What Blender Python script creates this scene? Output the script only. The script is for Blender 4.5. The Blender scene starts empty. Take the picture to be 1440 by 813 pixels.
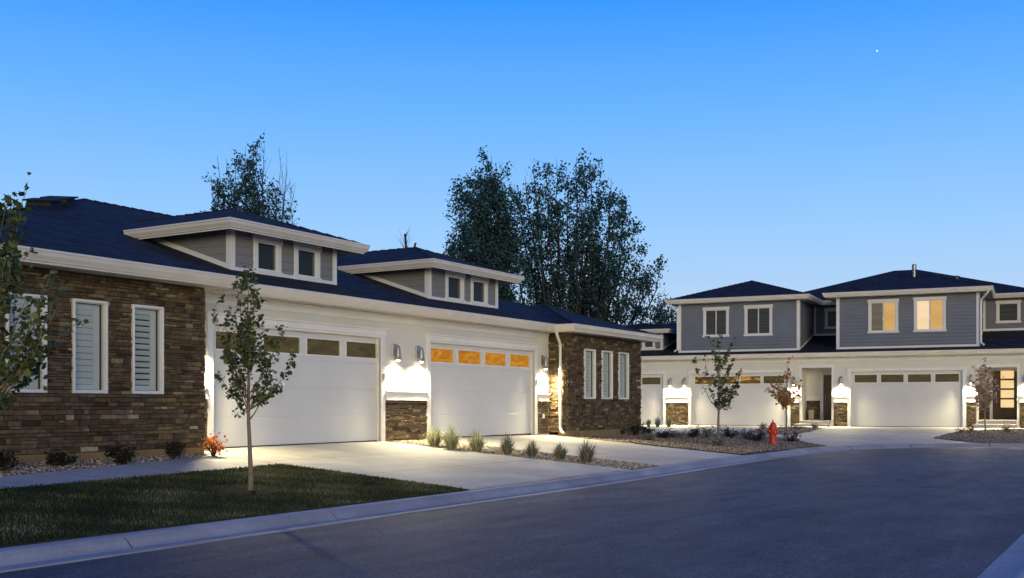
import bpy, math, random
import numpy as np
from mathutils import Vector, Matrix
from mathutils.geometry import delaunay_2d_cdt

random.seed(7)
RNG = np.random.default_rng(11)
SC = bpy.context.scene
COL = SC.collection

# ------------------------------------------------------------------ camera frame (world x runs along the street)
V2 = Vector((0.855, 0.5186)).normalized()
R2 = Vector((V2.y, -V2.x))
FPX, HOR, CZ = 1500.0, 570.0, 1.4


def at(px, py, depth):
    """world point at a given camera depth for a sight line"""
    u = (px - 720) / FPX
    d = (V2 + R2 * u) * depth
    return Vector((d.x, d.y, CZ + (HOR - py) / FPX * depth))


# ------------------------------------------------------------------ street geometry
def catmull(pts, n=8):
    out = []
    P = [pts[0]] + list(pts) + [pts[-1]]
    for i in range(1, len(P) - 2):
        p0, p1, p2, p3 = [Vector(p) for p in P[i - 1:i + 3]]
        for k in range(n):
            t = k / n
            out.append(0.5 * ((2 * p1) + (p2 - p0) * t + (2 * p0 - 5 * p1 + 4 * p2 - p3) * t * t + (3 * p1 - p0 - 3 * p2 + p3) * t ** 3))
    out.append(Vector(pts[-1]))
    return out


GUT = catmull([(-30, 8.3), (-15, 8.3), (0, 8.3), (10, 8.3), (18, 8.32), (24, 8.55), (28.5, 8.92), (33, 9.25), (35.6, 9.12), (37.8, 8.6),
               (40.6, 7.0), (42.6, 4.3), (43.4, 1), (43.9, -4), (44.6, -12), (46, -30)], 8)


def offset_path(path, d):
    """offset to the left of travel direction (towards the houses)"""
    out = []
    for i, p in enumerate(path):
        a = path[max(0, i - 1)]
        b = path[min(len(path) - 1, i + 1)]
        t = (b - a).normalized()
        out.append(p + Vector((-t.y, t.x)) * d)
    return out


CURB_W = 0.56
BACK = offset_path(GUT, CURB_W)
BACKN = np.array([[p.x, p.y] for p in BACK])


def sstep(a, b, x):
    t = min(1.0, max(0.0, (x - a) / (b - a)))
    return t * t * (3 - 2 * t)


def road_z(x, y=0):
    return -0.12 * sstep(22, 36, x)


def curb_dist(x, y):
    a = BACKN[:-1]
    b = BACKN[1:]
    ab = b - a
    ap = np.array([x, y]) - a
    t = np.clip((ap * ab).sum(1) / (ab * ab).sum(1), 0, 1)
    d = ap - ab * t[:, None]
    return float(np.sqrt((d * d).sum(1).min()))


def ground_z(x, y):
    D = curb_dist(x, y)
    t = min(1.0, D / 6.2)
    ct = road_z(x, y) + 0.12
    T = 0.57 + (0.385 - 0.57) * sstep(33, 40, x)
    return ct + (T - ct) * t


def hit(px, py):
    """where a sight line meets the ground behind the kerb"""
    lo, hi = 4.0, 90.0
    d = 4.0
    while d < 90:
        p = at(px, py, d)
        if p.z <= ground_z(p.x, p.y):
            break
        d += 0.5
    lo, hi = d - 0.5, d
    for _ in range(20):
        m = (lo + hi) / 2
        p = at(px, py, m)
        if p.z <= ground_z(p.x, p.y):
            hi = m
        else:
            lo = m
    p = at(px, py, hi)
    p.z = ground_z(p.x, p.y)
    return p, hi


# ------------------------------------------------------------------ mesh builder
class MB:
    def __init__(self):
        self.v, self.f, self.r = [], [], []

    def face(self, pts, r=None):
        n = len(self.v)
        self.v.extend([tuple(p) for p in pts])
        self.f.append(tuple(range(n, n + len(pts))))
        self.r.append(random.random() if r is None else r)

    def raw(self, verts, faces, r=None):
        n = len(self.v)
        self.v.extend([tuple(p) for p in verts])
        rr = random.random() if r is None else r
        for f in faces:
            self.f.append(tuple(i + n for i in f))
            self.r.append(rr)

    def box(self, x0, x1, y0, y1, z0, z1, r=None):
        v = [(x0, y0, z0), (x1, y0, z0), (x1, y1, z0), (x0, y1, z0), (x0, y0, z1), (x1, y0, z1), (x1, y1, z1), (x0, y1, z1)]
        self.raw(v, [(0, 3, 2, 1), (4, 5, 6, 7), (0, 1, 5, 4), (1, 2, 6, 5), (2, 3, 7, 6), (3, 0, 4, 7)], r)

    def bbox(self, x0, x1, y0, y1, z0, z1, b=0.01, r=None):
        """box with its front (-y) edges chamfered"""
        v = [(x0, y0 + b, z0), (x1, y0 + b, z0), (x1, y0 + b, z1), (x0, y0 + b, z1),
             (x0 + b, y0, z0 + b), (x1 - b, y0, z0 + b), (x1 - b, y0, z1 - b), (x0 + b, y0, z1 - b),
             (x0, y1, z0), (x1, y1, z0), (x1, y1, z1), (x0, y1, z1)]
        self.raw(v, [(4, 5, 6, 7), (0, 1, 5, 4), (1, 2, 6, 5), (2, 3, 7, 6), (3, 0, 4, 7),
                     (8, 9, 1, 0), (9, 10, 2, 1), (10, 11, 3, 2), (11, 8, 0, 3), (8, 11, 10, 9)], r)

    def tube(self, pts, radii, n=6, cap=True, r=None):
        pts = [Vector(p) for p in pts]
        if not hasattr(radii, '__len__'):
            radii = [radii] * len(pts)
        rings = []
        up = Vector((0, 0, 1))
        prev = None
        for i, p in enumerate(pts):
            t = (pts[min(i + 1, len(pts) - 1)] - pts[max(i - 1, 0)])
            if t.length < 1e-7:
                t = Vector((0, 0, 1))
            t.normalize()
            if prev is None:
                a = t.cross(up)
                if a.length < 1e-3:
                    a = t.cross(Vector((1, 0, 0)))
            else:
                a = prev - t * prev.dot(t)
                if a.length < 1e-5:
                    a = t.cross(up)
            a.normalize()
            prev = a
            b = t.cross(a)
            rings.append([p + (a * math.cos(2 * math.pi * k / n) + b * math.sin(2 * math.pi * k / n)) * radii[i] for k in range(n)])
        vs = [q for ring in rings for q in ring]
        fs = []
        for i in range(len(pts) - 1):
            for k in range(n):
                fs.append((i * n + k, i * n + (k + 1) % n, (i + 1) * n + (k + 1) % n, (i + 1) * n + k))
        if cap:
            fs.append(tuple(range(n - 1, -1, -1)))
            m = (len(pts) - 1) * n
            fs.append(tuple(range(m, m + n)))
        self.raw(vs, fs, r)

    def lathe(self, prof, c=(0, 0, 0), axis='z', n=16, r=None):
        vs = []
        for (rad, h) in prof:
            for k in range(n):
                a = 2 * math.pi * k / n
                x, y = rad * math.cos(a), rad * math.sin(a)
                if axis == 'z':
                    q = (c[0] + x, c[1] + y, c[2] + h)
                elif axis == 'y':
                    q = (c[0] + x, c[1] + h, c[2] + y)
                else:
                    q = (c[0] + h, c[1] + x, c[2] + y)
                vs.append(q)
        fs = []
        for i in range(len(prof) - 1):
            for k in range(n):
                fs.append((i * n + k, i * n + (k + 1) % n, (i + 1) * n + (k + 1) % n, (i + 1) * n + k))
        fs.append(tuple(range(n)))
        m = (len(prof) - 1) * n
        fs.append(tuple(range(m, m + n)))
        self.raw(vs, fs, r)

    def sweep(self, prof, path, zf=None, z=0.0, r=None, caps=True):
        """profile (offset to the right of travel, height) along a plan path with mitred corners"""
        path = [Vector((p[0], p[1])) for p in path]
        rows = []
        for i, p in enumerate(path):
            ts = []
            if i > 0:
                ts.append((p - path[i - 1]).normalized())
            if i < len(path) - 1:
                ts.append((path[i + 1] - p).normalized())
            ns = [Vector((t.y, -t.x)) for t in ts]
            if len(ns) == 2:
                m = (ns[0] + ns[1])
                m.normalize()
                m = m / max(0.3, m.dot(ns[0]))
            else:
                m = ns[0]
            z0 = z + (zf(p.x, p.y) if zf else 0)
            rows.append([(p.x + m.x * o, p.y + m.y * o, z0 + h) for (o, h) in prof])
        n = len(prof)
        vs = [q for row in rows for q in row]
        fs = []
        for i in range(len(path) - 1):
            for k in range(n - 1):
                fs.append((i * n + k, (i + 1) * n + k, (i + 1) * n + k + 1, i * n + k + 1))
        if caps:
            fs.append(tuple(range(n)))
            m = (len(path) - 1) * n
            fs.append(tuple(range(m, m + n))[::-1])
        self.raw(vs, fs, r)

    def build(self, name, mat, parent=None, off=(0, 0, 0), smooth=False):
        me = bpy.data.meshes.new(name)
        ox, oy, oz = off
        me.from_pydata([(a - ox, b - oy, c - oz) for a, b, c in self.v], [], self.f)
        at_ = me.attributes.new('rnd', 'FLOAT', 'FACE')
        at_.data.foreach_set('value', np.array(self.r, dtype=np.float32))
        if smooth:
            me.polygons.foreach_set('use_smooth', np.ones(len(self.f), dtype=bool))
        me.materials.append(mat)
        me.update()
        o = bpy.data.objects.new(name, me)
        COL.objects.link(o)
        if parent is not None:
            o.parent = parent
        return o


def tag(o, label=None, cat=None, group=None, kind=None):
    if label:
        o['label'] = label
    if cat:
        o['category'] = cat
    if group:
        o['group'] = group
    if kind:
        o['kind'] = kind
    return o


def empty(name, loc, rz=0.0):
    o = bpy.data.objects.new(name, None)
    o.empty_display_size = 0.2
    COL.objects.link(o)
    o.location = loc
    o.rotation_euler = (0, 0, rz)
    return o


def copy_tree(o, parent=None):
    c = o.copy()
    COL.objects.link(c)
    if parent is not None:
        c.parent = parent
    for ch in list(o.children):
        copy_tree(ch, c)
    return c


# ------------------------------------------------------------------ materials
def new_mat(name):
    m = bpy.data.materials.new(name)
    m.use_nodes = True
    nt = m.node_tree
    nt.nodes.clear()
    out = nt.nodes.new('ShaderNodeOutputMaterial')
    b = nt.nodes.new('ShaderNodeBsdfPrincipled')
    nt.links.new(b.outputs[0], out.inputs[0])
    return m, nt, b


def N(nt, t, **kw):
    n = nt.nodes.new(t)
    for k, v in kw.items():
        setattr(n, k, v)
    return n


def ramp(nt, fac, stops):
    r = N(nt, 'ShaderNodeValToRGB')
    e = r.color_ramp.elements
    e[0].position, e[0].color = stops[0][0], (*stops[0][1], 1)
    e[1].position, e[1].color = stops[-1][0], (*stops[-1][1], 1)
    for p, c in stops[1:-1]:
        q = e.new(p)
        q.color = (*c, 1)
    nt.links.new(fac, r.inputs[0])
    return r.outputs[0]


def coords(nt, scale=(1, 1, 1)):
    t = N(nt, 'ShaderNodeTexCoord')
    m = N(nt, 'ShaderNodeMapping')
    m.inputs['Scale'].default_value = scale
    nt.links.new(t.outputs['Object'], m.inputs[0])
    return m.outputs[0]


def noise(nt, vec, scale, detail=4, rough=0.55):
    n = N(nt, 'ShaderNodeTexNoise')
    n.inputs['Scale'].default_value = scale
    n.inputs['Detail'].default_value = detail
    n.inputs['Roughness'].default_value = rough
    nt.links.new(vec, n.inputs['Vector'])
    return n.outputs['Fac']


def mul(nt, a, b, blend='MULTIPLY', fac=1.0):
    m = N(nt, 'ShaderNodeMix', data_type='RGBA', blend_type=blend)
    m.inputs[0].default_value = fac
    nt.links.new(a, m.inputs[6])
    nt.links.new(b, m.inputs[7])
    return m.outputs[2]


def bump(nt, b, h, strength=0.3, dist=0.01):
    n = N(nt, 'ShaderNodeBump')
    n.inputs['Strength'].default_value = strength
    n.inputs['Distance'].default_value = dist
    nt.links.new(h, n.inputs['Height'])
    nt.links.new(n.outputs[0], b.inputs['Normal'])


def simple(name, c0, c1=None, rough=0.6, scale=3.0, bscale=None, bstr=0.2, metal=0.0, spec=0.5):
    m, nt, b = new_mat(name)
    b.inputs['Roughness'].default_value = rough
    b.inputs['Metallic'].default_value = metal
    b.inputs['Specular IOR Level'].default_value = spec
    v = coords(nt)
    if c1 is None:
        c1 = tuple(x * 0.85 for x in c0)
    nt.links.new(ramp(nt, noise(nt, v, scale), [(0.3, c1), (0.7, c0)]), b.inputs['Base Color'])
    if bscale:
        bump(nt, b, noise(nt, v, bscale, 3), bstr, 0.01)
    return m


def attr_mat(name, stops, rough=0.8, nscale=20.0, nlo=0.6, bstr=0.3, bscale=60, trans=0.0, spec=0.15):
    m, nt, b = new_mat(name)
    b.inputs['Roughness'].default_value = rough
    b.inputs['Specular IOR Level'].default_value = spec
    a = N(nt, 'ShaderNodeAttribute', attribute_name='rnd')
    c = ramp(nt, a.outputs['Fac'], stops)
    if nscale:
        v = coords(nt)
        c = mul(nt, c, ramp(nt, noise(nt, v, nscale), [(0.3, (nlo,) * 3), (0.7, (1, 1, 1))]))
        if bstr:
            bump(nt, b, noise(nt, v, bscale, 3), bstr, 0.01)
    nt.links.new(c, b.inputs['Base Color'])
    if trans:
        out = [n for n in nt.nodes if n.type == 'OUTPUT_MATERIAL'][0]
        t = N(nt, 'ShaderNodeBsdfTranslucent')
        nt.links.new(c, t.inputs[0])
        mx = N(nt, 'ShaderNodeMixShader')
        mx.inputs[0].default_value = trans
        nt.links.new(b.outputs[0], mx.inputs[1])
        nt.links.new(t.outputs[0], mx.inputs[2])
        nt.links.new(mx.outputs[0], out.inputs[0])
    return m


def emit_mat(name, stops, strength=1.0, scale=(3, 3, 3), nscale=1.0, distort=0.0, base=(0.012, 0.012, 0.012), spec=0.04):
    m, nt, b = new_mat(name)
    v = coords(nt, scale)
    n = N(nt, 'ShaderNodeTexNoise')
    n.inputs['Scale'].default_value = nscale
    n.inputs['Distortion'].default_value = distort
    nt.links.new(v, n.inputs['Vector'])
    nt.links.new(ramp(nt, n.outputs['Fac'], stops), b.inputs['Emission Color'])
    b.inputs['Emission Strength'].default_value = strength
    b.inputs['Base Color'].default_value = (*base, 1)
    b.inputs['Roughness'].default_value = 0.2
    b.inputs['Specular IOR Level'].default_value = spec
    return m


M = {}
# asphalt
m, nt, b = new_mat('asphalt')
v = coords(nt)
c = ramp(nt, noise(nt, v, 0.35, 5, 0.6), [(0.3, (0.053, 0.062, 0.078)), (0.7, (0.082, 0.094, 0.118))])
v2 = coords(nt, (0.25, 2.2, 1))
c = mul(nt, c, ramp(nt, noise(nt, v2, 1.3, 5, 0.65), [(0.3, (0.80, 0.80, 0.82)), (0.7, (1.08, 1.06, 1.04))]))
c = mul(nt, c, ramp(nt, noise(nt, v, 26, 5, 0.9), [(0.30, (0.22,) * 3), (0.5, (1, 1, 1)), (0.70, (2.6,) * 3)]))
c = mul(nt, c, ramp(nt, noise(nt, coords(nt, (0.6, 1.6, 1)), 1.1, 6, 0.7), [(0.32, (0.58, 0.58, 0.60)), (0.5, (1, 1, 1)), (0.68, (1.36, 1.33, 1.26))]))
nt.links.new(c, b.inputs['Base Color'])
b.inputs['Roughness'].default_value = 0.7
b.inputs['Specular IOR Level'].default_value = 0.25
bump(nt, b, noise(nt, v, 45, 5, 0.85), 0.8, 0.02)
M['asphalt'] = m


def concrete(name, c0, c1, joint=None, tint=0.25):
    m, nt, b = new_mat(name)
    v = coords(nt)
    c = ramp(nt, noise(nt, v, 0.9, 6, 0.62), [(0.32, c1), (0.68, c0)])
    c = mul(nt, c, ramp(nt, noise(nt, v, 0.33, 6, 0.7), [(0.36, (0.74, 0.73, 0.71)), (0.55, (1, 1, 1))]))
    c = mul(nt, c, ramp(nt, noise(nt, coords(nt, (0.5, 14, 1)), 2.0, 4, 0.6), [(0.3, (0.88,) * 3), (0.7, (1.06,) * 3)]))
    c = mul(nt, c, ramp(nt, noise(nt, v, 45, 3, 0.6), [(0.3, (0.86,) * 3), (0.6, (1.03,) * 3)]))
    if joint:
        br = N(nt, 'ShaderNodeTexBrick', offset=0.0)
        br.inputs['Color1'].default_value = (1, 1, 1, 1)
        br.inputs['Color2'].default_value = (0.94, 0.94, 0.94, 1)
        br.inputs['Mortar'].default_value = (0.45, 0.43, 0.4, 1)
        br.inputs['Scale'].default_value = 1.0
        br.inputs['Mortar Size'].default_value = 0.014
        br.inputs['Brick Width'].default_value = joint[0]
        br.inputs['Row Height'].default_value = joint[1]
        mp = N(nt, 'ShaderNodeMapping')
        mp.inputs['Location'].default_value = (-joint[2], -joint[3], 0)
        tc = N(nt, 'ShaderNodeTexCoord')
        nt.links.new(tc.outputs['Object'], mp.inputs[0])
        nt.links.new(mp.outputs[0], br.inputs['Vector'])
        c = mul(nt, c, br.outputs['Color'])
    nt.links.new(c, b.inputs['Base Color'])
    b.inputs['Roughness'].default_value = 0.75
    bump(nt, b, noise(nt, v, 70, 3), 0.2, 0.006)
    return m


M['drive'] = concrete('driveway_concrete', (0.475, 0.462, 0.405), (0.385, 0.372, 0.325), (2.9, 2.05, 13.4, 8.95))
M['walk'] = concrete('walk_concrete', (0.42, 0.40, 0.38), (0.33, 0.315, 0.30), (1.5, 8.0, 0.6, 8.0))
M['curb'] = concrete('curb_concrete', (0.37, 0.37, 0.38), (0.27, 0.27, 0.285))
M['found'] = simple('foundation', (0.26, 0.175, 0.075), (0.19, 0.125, 0.05), 0.85, 4, 40, 0.2)  # concrete, with warm light on it put into the ochre colour
M['stucco'] = simple('stucco', (0.68, 0.66, 0.60), (0.63, 0.61, 0.555), 0.85, 1.2, 90, 0.35)
M['trim'] = simple('white_trim', (0.78, 0.76, 0.72), (0.71, 0.69, 0.65), 0.45, 1.5)
M['door'] = simple('door_paint', (0.66, 0.65, 0.62), (0.61, 0.60, 0.575), 0.42, 0.8)
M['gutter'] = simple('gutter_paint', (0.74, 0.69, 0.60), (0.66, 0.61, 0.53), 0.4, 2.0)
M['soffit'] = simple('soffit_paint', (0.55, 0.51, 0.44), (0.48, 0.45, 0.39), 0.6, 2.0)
M['siding'] = simple('grey_siding', (0.235, 0.225, 0.215), (0.195, 0.19, 0.185), 0.6, 1.0, 60, 0.1)
M['sidingblue'] = simple('blue_grey_siding', (0.172, 0.186, 0.214), (0.142, 0.154, 0.182), 0.6, 1.0, 60, 0.1)
M['stone'] = attr_mat('ledgestone', [(0.0, (0.062, 0.042, 0.024)), (0.22, (0.105, 0.082, 0.056)), (0.36, (0.115, 0.074, 0.037)), (0.5, (0.165, 0.110, 0.057)), (0.62, (0.155, 0.128, 0.095)), (0.72, (0.21, 0.142, 0.070)), (0.88, (0.31, 0.24, 0.14)), (1.0, (0.48, 0.41, 0.28))],
                      0.85, 14, 0.5, 0.6, 45)
M['stoneback'] = simple('stone_mortar', (0.09, 0.062, 0.038), None, 0.9)
M['metal'] = simple('brushed_metal', (0.40, 0.39, 0.37), (0.30, 0.29, 0.28), 0.42, 6, metal=0.9)
M['darkmetal'] = simple('dark_metal', (0.05, 0.05, 0.055), None, 0.4, metal=0.6)
M['dark'] = simple('dark_interior', (0.012, 0.012, 0.013), None, 0.9)
M['slat'] = simple('shutter_paint', (0.74, 0.75, 0.71), (0.68, 0.69, 0.655), 0.5, 2)
M['darkblind'] = attr_mat('dark_blind', [(0, (0.10, 0.10, 0.10)), (1, (0.16, 0.16, 0.16))], 0.6, 0)
M['bark'] = simple('bark', (0.32, 0.24, 0.155), (0.19, 0.14, 0.09), 0.9, 30, 60, 0.6)
M['barkdark'] = simple('dark_bark', (0.04, 0.036, 0.034), (0.024, 0.022, 0.022), 0.9, 10, 30, 0.6)
M['leaf'] = attr_mat('young_leaf', [(0, (0.035, 0.055, 0.018)), (0.5, (0.085, 0.115, 0.038)), (0.85, (0.15, 0.18, 0.06)), (1, (0.22, 0.23, 0.09))], 0.5, 0, trans=0.25)
M['leafback'] = attr_mat('poplar_leaf', [(0, (0.016, 0.042, 0.042)), (0.6, (0.036, 0.088, 0.080)), (1, (0.065, 0.135, 0.115))], 0.5, 0, trans=0.2)  # teal lift of distant haze mixed into the leaf colour
M['leaforange'] = attr_mat('autumn_leaf', [(0, (0.22, 0.075, 0.02)), (0.5, (0.40, 0.17, 0.045)), (0.8, (0.42, 0.27, 0.09)), (1, (0.24, 0.20, 0.08))], 0.6, 0, trans=0.3)
M['leafbronze'] = attr_mat('bronze_leaf', [(0, (0.24, 0.15, 0.10)), (0.5, (0.40, 0.27, 0.18)), (1, (0.50, 0.38, 0.27))], 0.6, 0, trans=0.3)
M['leafflame'] = attr_mat('flame_leaf', [(0, (0.28, 0.05, 0.012)), (0.5, (0.55, 0.15, 0.02)), (1, (0.65, 0.28, 0.05))], 0.6, 0, trans=0.3)
M['shrub'] = attr_mat('dark_shrub_leaf', [(0, (0.012, 0.012, 0.009)), (0.7, (0.035, 0.034, 0.024)), (1, (0.075, 0.07, 0.05))], 0.7, 0, trans=0.15)
M['sage'] = attr_mat('sage_leaf', [(0, (0.08, 0.088, 0.078)), (0.6, (0.20, 0.21, 0.18)), (1, (0.36, 0.36, 0.31))], 0.7, 0, trans=0.15)
M['straw'] = attr_mat('straw_leaf', [(0, (0.12, 0.09, 0.045)), (0.6, (0.24, 0.19, 0.10)), (1, (0.36, 0.30, 0.18))], 0.7, 0, trans=0.2)
M['tuft'] = attr_mat('lit_tuft_blade', [(0, (0.15, 0.165, 0.10)), (0.5, (0.32, 0.345, 0.19)), (0.85, (0.50, 0.52, 0.32)), (1, (0.5, 0.41, 0.26))], 0.6, 0, trans=0.25)  # pale grass with lamp light put into its colour
M['tuftgrey'] = attr_mat('grey_tuft_blade', [(0, (0.08, 0.09, 0.075)), (0.5, (0.18, 0.20, 0.16)), (0.85, (0.32, 0.34, 0.27)), (1, (0.40, 0.24, 0.10))], 0.6, 0, trans=0.2)
M['blade'] = attr_mat('lawn_blade', [(0, (0.016, 0.024, 0.008)), (0.45, (0.045, 0.058, 0.018)), (0.75, (0.10, 0.11, 0.045)), (1, (0.24, 0.215, 0.13))], 0.7, 0, trans=0.2)
M['soil'] = simple('lawn_soil', (0.052, 0.052, 0.024), (0.022, 0.026, 0.012), 0.95, 3, 30, 0.8, spec=0.08)
M['mulch'] = simple('mulch', (0.013, 0.010, 0.007), (0.006, 0.005, 0.004), 0.95, 12, 30, 0.8, spec=0.08)
M['dirt'] = simple('gravel_dirt', (0.25, 0.19, 0.125), (0.14, 0.105, 0.07), 0.95, 14, 60, 0.9, spec=0.08)
M['pebble'] = attr_mat('pebble', [(0, (0.12, 0.09, 0.065)), (0.5, (0.28, 0.22, 0.16)), (0.85, (0.42, 0.36, 0.28)), (1, (0.6, 0.55, 0.47))], 0.8, 0)
M['pebbledark'] = attr_mat('grey_pebble', [(0, (0.10, 0.08, 0.06)), (0.5, (0.24, 0.19, 0.135)), (1, (0.42, 0.34, 0.24))], 0.8, 0)
M['hydrant'] = simple('hydrant_paint', (0.62, 0.05, 0.015), (0.48, 0.035, 0.01), 0.35, 5, 30, 0.1)
M['browndoor'] = simple('brown_door', (0.125, 0.068, 0.022), (0.085, 0.045, 0.014), 0.45, 4)
M['keypad'] = simple('keypad_plastic', (0.30, 0.28, 0.26), None, 0.5)
M['bulb'] = emit_mat('lit_bulb', [(0, (1, 0.9, 0.72)), (1, (1, 0.9, 0.72))], 14.0)
M['orangepane'] = emit_mat('lit_garage_pane', [(0.3, (0.34, 0.12, 0.003)), (0.5, (0.48, 0.185, 0.006)), (0.7, (0.60, 0.25, 0.012))], 1.0, (1.3, 1, 5), 1.2, 2.0)
M['brownpane'] = emit_mat('dim_garage_pane', [(0.3, (0.045, 0.034, 0.013)), (0.7, (0.085, 0.065, 0.026))], 1.0, (1.5, 1, 4), 1.5, 1.0)  # dim brown look put in as the pane's own faint glow
M['mixpane'] = emit_mat('half_lit_garage_pane', [(0.40, (0.07, 0.042, 0.012)), (0.52, (0.10, 0.06, 0.015)), (0.60, (0.50, 0.23, 0.03)), (0.72, (0.62, 0.34, 0.07))], 1.0, (1.1, 1, 3), 1.1, 0.6)
M['creampane'] = emit_mat('lit_window_pane', [(0.3, (0.90, 0.64, 0.36)), (0.7, (0.98, 0.74, 0.48))], 1.0, (0.5, 1, 1.5), 1.0)
M['amberpane'] = emit_mat('amber_window_pane', [(0.3, (0.58, 0.33, 0.10)), (0.7, (0.70, 0.43, 0.16))], 1.0, (0.5, 1, 1.2), 1.0)
M['greypane'] = emit_mat('blind_window_pane', [(0.3, (0.10, 0.085, 0.06)), (0.7, (0.15, 0.125, 0.09))], 1.0, (0.2, 1, 18), 1.0)
M['doorpane'] = emit_mat('lit_door_pane', [(0.3, (0.90, 0.60, 0.24)), (0.7, (1.0, 0.72, 0.36))], 1.0, (1, 1, 1.5), 1.0)
M['star'] = emit_mat('star_light', [(0, (1, 0.92, 0.8)), (1, (1, 0.92, 0.8))], 1.6)

# glass: fresnel mix of clear and mirror
m, nt, b = new_mat('window_glass')
nt.nodes.remove(b)
out = [n for n in nt.nodes if n.type == 'OUTPUT_MATERIAL'][0]
g = N(nt, 'ShaderNodeBsdfGlossy')
g.inputs['Roughness'].default_value = 0.02
t = N(nt, 'ShaderNodeBsdfTransparent')
t.inputs[0].default_value = (0.86, 0.90, 0.89, 1)
fr = N(nt, 'ShaderNodeFresnel')
fr.inputs[0].default_value = 1.5
ma = N(nt, 'ShaderNodeMath', operation='MULTIPLY_ADD')
ma.inputs[1].default_value = 0.32
ma.inputs[2].default_value = 0.01
nt.links.new(fr.outputs[0], ma.inputs[0])
mx = N(nt, 'ShaderNodeMixShader')
nt.links.new(ma.outputs[0], mx.inputs[0])
nt.links.new(t.outputs[0], mx.inputs[1])
nt.links.new(g.outputs[0], mx.inputs[2])
nt.links.new(mx.outputs[0], out.inputs[0])
M['glass'] = m

# shingles: courses follow height, tabs follow plan distance
m, nt, b = new_mat('roof_shingles')
tc = N(nt, 'ShaderNodeTexCoord')
sp = N(nt, 'ShaderNodeSeparateXYZ')
nt.links.new(tc.outputs['Object'], sp.inputs[0])
ad = N(nt, 'ShaderNodeMath', operation='ADD')
nt.links.new(sp.outputs[0], ad.inputs[0])
nt.links.new(sp.outputs[1], ad.inputs[1])
mz = N(nt, 'ShaderNodeMath', operation='MULTIPLY')
mz.inputs[1].default_value = 3.16
nt.links.new(sp.outputs[2], mz.inputs[0])
cb = N(nt, 'ShaderNodeCombineXYZ')
nt.links.new(ad.outputs[0], cb.inputs[0])
nt.links.new(mz.outputs[0], cb.inputs[1])
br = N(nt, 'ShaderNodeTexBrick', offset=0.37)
br.inputs['Color1'].default_value = (0.008, 0.010, 0.015, 1)  # blue cast of the sky mixed into the shingle colours
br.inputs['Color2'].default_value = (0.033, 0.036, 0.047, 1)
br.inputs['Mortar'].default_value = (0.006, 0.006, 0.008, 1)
br.inputs['Scale'].default_value = 1.0
br.inputs['Mortar Size'].default_value = 0.012
br.inputs['Brick Width'].default_value = 0.27
br.inputs['Row Height'].default_value = 0.145
nt.links.new(cb.outputs[0], br.inputs['Vector'])
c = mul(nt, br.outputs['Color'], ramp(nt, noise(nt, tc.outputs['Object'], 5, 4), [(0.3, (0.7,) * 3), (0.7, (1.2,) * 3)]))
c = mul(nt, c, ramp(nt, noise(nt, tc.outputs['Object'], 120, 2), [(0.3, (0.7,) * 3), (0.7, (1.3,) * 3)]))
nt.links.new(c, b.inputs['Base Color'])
b.inputs['Roughness'].default_value = 0.85
b.inputs['Specular IOR Level'].default_value = 0.2
bump(nt, b, br.outputs['Fac'], -0.6, 0.02)
M['shingle'] = m


# ------------------------------------------------------------------ draped ground surfaces
def drape(name, poly, mat, off, zf=ground_z, step=0.45, skirt=0.0, parent=None):
    pts = []
    n = len(poly)
    for i in range(n):
        a, b_ = Vector(poly[i][:2]), Vector(poly[(i + 1) % n][:2])
        k = max(1, int((b_ - a).length / step))
        for j in range(k):
            pts.append(a.lerp(b_, j / k))
    nb = len(pts)
    xs = [p.x for p in pts]
    ys = [p.y for p in pts]
    P = np.array([[p.x, p.y] for p in pts])

    def inside(x, y):
        c_ = False
        j = nb - 1
        for i in range(nb):
            if (P[i, 1] > y) != (P[j, 1] > y) and x < (P[j, 0] - P[i, 0]) * (y - P[i, 1]) / (P[j, 1] - P[i, 1]) + P[i, 0]:
                c_ = not c_
            j = i
        return c_
    allp = list(pts)
    x = min(xs) + step / 2
    while x < max(xs):
        y = min(ys) + step / 2
        while y < max(ys):
            if inside(x, y) and np.min((P[:, 0] - x) ** 2 + (P[:, 1] - y) ** 2) > (0.3 * step) ** 2:
                allp.append(Vector((x, y)))
            y += step
        x += step
    res = delaunay_2d_cdt(allp, [], [list(range(nb))], 1, 1e-5)
    vs, fs = res[0], res[2]
    mb = MB()
    mb.v = [(q.x, q.y, zf(q.x, q.y) + off) for q in vs]
    for f in fs:
        a, b_, c_ = [vs[i] for i in f[:3]]
        if (b_.x - a.x) * (c_.y - a.y) - (b_.y - a.y) * (c_.x - a.x) < 0:
            f = f[::-1]
        mb.f.append(tuple(f))
        mb.r.append(random.random())
    if skirt:
        for i in range(nb):
            p, q = pts[i], pts[(i + 1) % nb]
            z0, z1 = zf(p.x, p.y) + off, zf(q.x, q.y) + off
            mb.face([(p.x, p.y, z0), (p.x, p.y, z0 - skirt), (q.x, q.y, z1 - skirt), (q.x, q.y, z1)])
    o = mb.build(name, mat, parent)
    return o, inside


# base ground
mb = MB()
mb.face([(-600, -600, -0.35), (700, -600, -0.35), (700, 700, -0.35), (-600, 700, -0.35)])
tag(mb.build('ground', M['dirt']), kind='structure')

# far facade frame
FO = Vector((51.4, 12.47))
FE = Vector((0.09623, -0.99536))
FM = Vector((0.99536, 0.09623))


def far_w(a, b_):
    p = FO + FE * a + FM * b_
    return (p.x, p.y)


back_pts = [(p.x, p.y) for p in BACK if p.x > -12 and p.y > -14]
yard = back_pts + [(60, -14), (66, 45), (-12, 45)]
o, _ = drape('yard_ground', yard, M['dirt'], 0.0, step=0.9)
tag(o, kind='structure')

# road
mb = MB()
RIN = catmull([(-30, 1.25), (-10, 1.25), (5, 1.25), (15, 1.25), (25, 1.2), (31, 0.9), (34.5, -0.6), (36, -4), (36.8, -12), (38, -30)], 12)


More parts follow.
